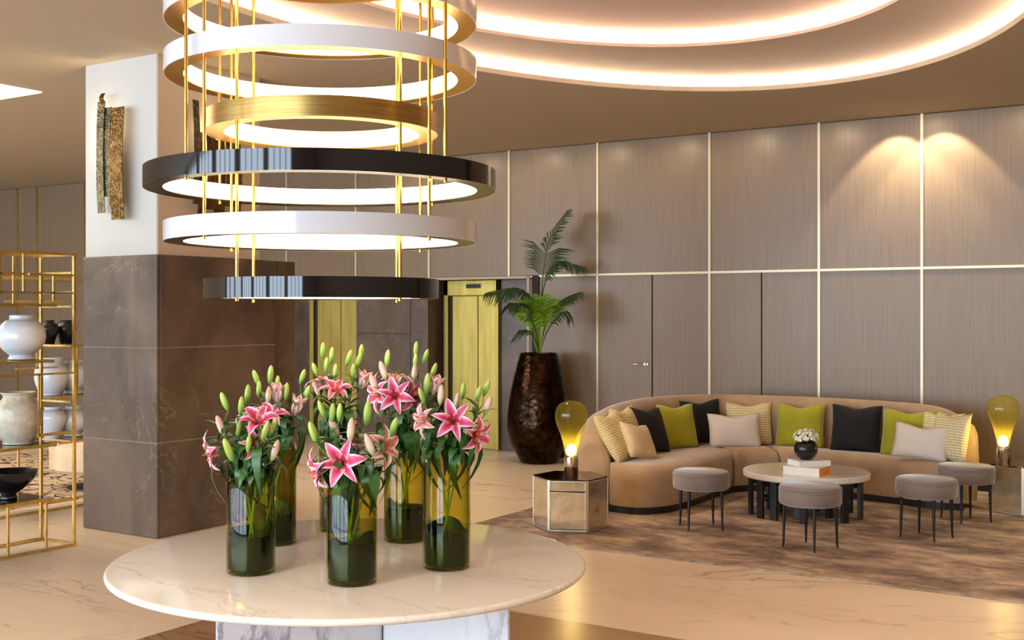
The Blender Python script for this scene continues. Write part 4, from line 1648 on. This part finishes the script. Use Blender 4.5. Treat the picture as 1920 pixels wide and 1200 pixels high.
def pottery(prof, px, X, z, mat, label, cat='vase', n=48, sc=1.0):
    y = on_x(px, X)
    dense = [(max(0, p.x) * sc, p.y * sc) for p in catmull([(a, b, 0) for a, b in prof], 4)]
    o = ob('vase' if cat == 'vase' else 'bowl', MB().lathe(dense, n), mat, None, (X, y, z), smooth=True)
    tag(o, label, cat, 'pottery on the brass shelves')
    return o


moon = [(0, 0), (.085, 0), (.088, .012), (.082, .03), (.125, .07), (.158, .13), (.162, .175), (.15, .225), (.11, .268), (.082, .28), (.08, .305), (.076, .308), (.07, .28), (0, .26)]
jar = [(0, 0), (.098, 0), (.10, .012), (.125, .06), (.150, .13), (.155, .19), (.143, .26), (.108, .31), (.10, .335), (.118, .352), (.116, .358), (.09, .335), (0, .30)]
bowl = [(0, 0), (.055, 0), (.058, .02), (.05, .035), (.10, .07), (.165, .13), (.19, .185), (.186, .187), (.155, .13), (.09, .075), (0, .06)]
tall = [(0, 0), (.055, 0), (.06, .01), (.075, .06), (.10, .13), (.105, .17), (.085, .21), (.06, .225), (.062, .245), (.05, .24), (0, .2)]
sxm = (sx0 + sx1) / 2
pottery(moon, 40, sxm, 1.33, 'porcelain', 'glossy white round vase on the upper shelf board')
pottery(jar, 34, sxm, .745, 'crackle', 'cream stoneware jar with flared rim on the middle shelf board')
pottery(bowl, 16, sxm, .37, 'black_ceramic', 'wide black footed bowl on the low shelf board', 'bowl')
bxm = (bx0 + bx1) / 2
pottery(tall, 90, bxm, 1.385, 'black_ceramic', 'small black jar next to the pale wall edge on the back shelf', sc=.85)
pottery(tall, 124, bxm, 1.385, 'black_ceramic', 'small black jar closest to the pillar on the back shelf', sc=.85)
pottery(jar, 96, bxm, .955, 'porcelain', 'off-white jar seen through the lattice on the back shelf', sc=.9)
pottery(moon, 139, bxm, .955, 'porcelain', 'white round vase half hidden by the pillar on the back shelf', sc=.95)
pottery(tall, 98, bxm, .585, 'porcelain', 'pale slim jar on the lowest board of the back shelf', sc=1.1)
pottery(moon, 138, bxm, .585, 'porcelain', 'white round vase on the lowest board against the pillar edge', sc=.85)

# far lounge behind the shelves
cr = ob('patterned_rug', MB().box((-10.4, 7.6, .004), (3.4, 4.0, .008)), 'curl_rug')
tag(cr, 'pale rug with curling black lines behind the brass shelves', 'rug')


def armchair(x, y, rz):
    t = thing('armchair', 'pale beige tub armchair glimpsed behind the brass shelves', 'chair', (x, y, .008), rz)
    ob('seat', MB().lathe([(0, .16), (.33, .16), (.36, .19), (.36, .36), (.33, .40), (0, .41)], 40), 'armchair', t, smooth=True)
    rows = []
    for i in range(25):
        a = R(-15 + 210 * i / 24)
        h = .52 + .22 * math.sin(PI * i / 24)
        c, s = math.cos(a), math.sin(a)
        rows.append([(c * r, s * r, z) for r, z in ((.34, .17), (.33, h - .04), (.355, h), (.40, h), (.425, h - .04), (.42, .17))])
    mb = MB().strips(rows, close_v=True)
    mb.f.append(tuple(range(6)))
    mb.f.append(tuple(reversed([24 * 6 + j for j in range(6)])))
    ob('backrest', mb, 'armchair', t, smooth=True)
    ob('base', MB().lathe([(0, 0), (.24, 0), (.24, .015), (.04, .03), (.04, .16), (0, .16)], 32), 'black_wood', t, smooth=True)
    return t


ax, ay = at(176, 915, 0)
armchair(ax, ay, R(20))
bpy.context.view_layer.update()
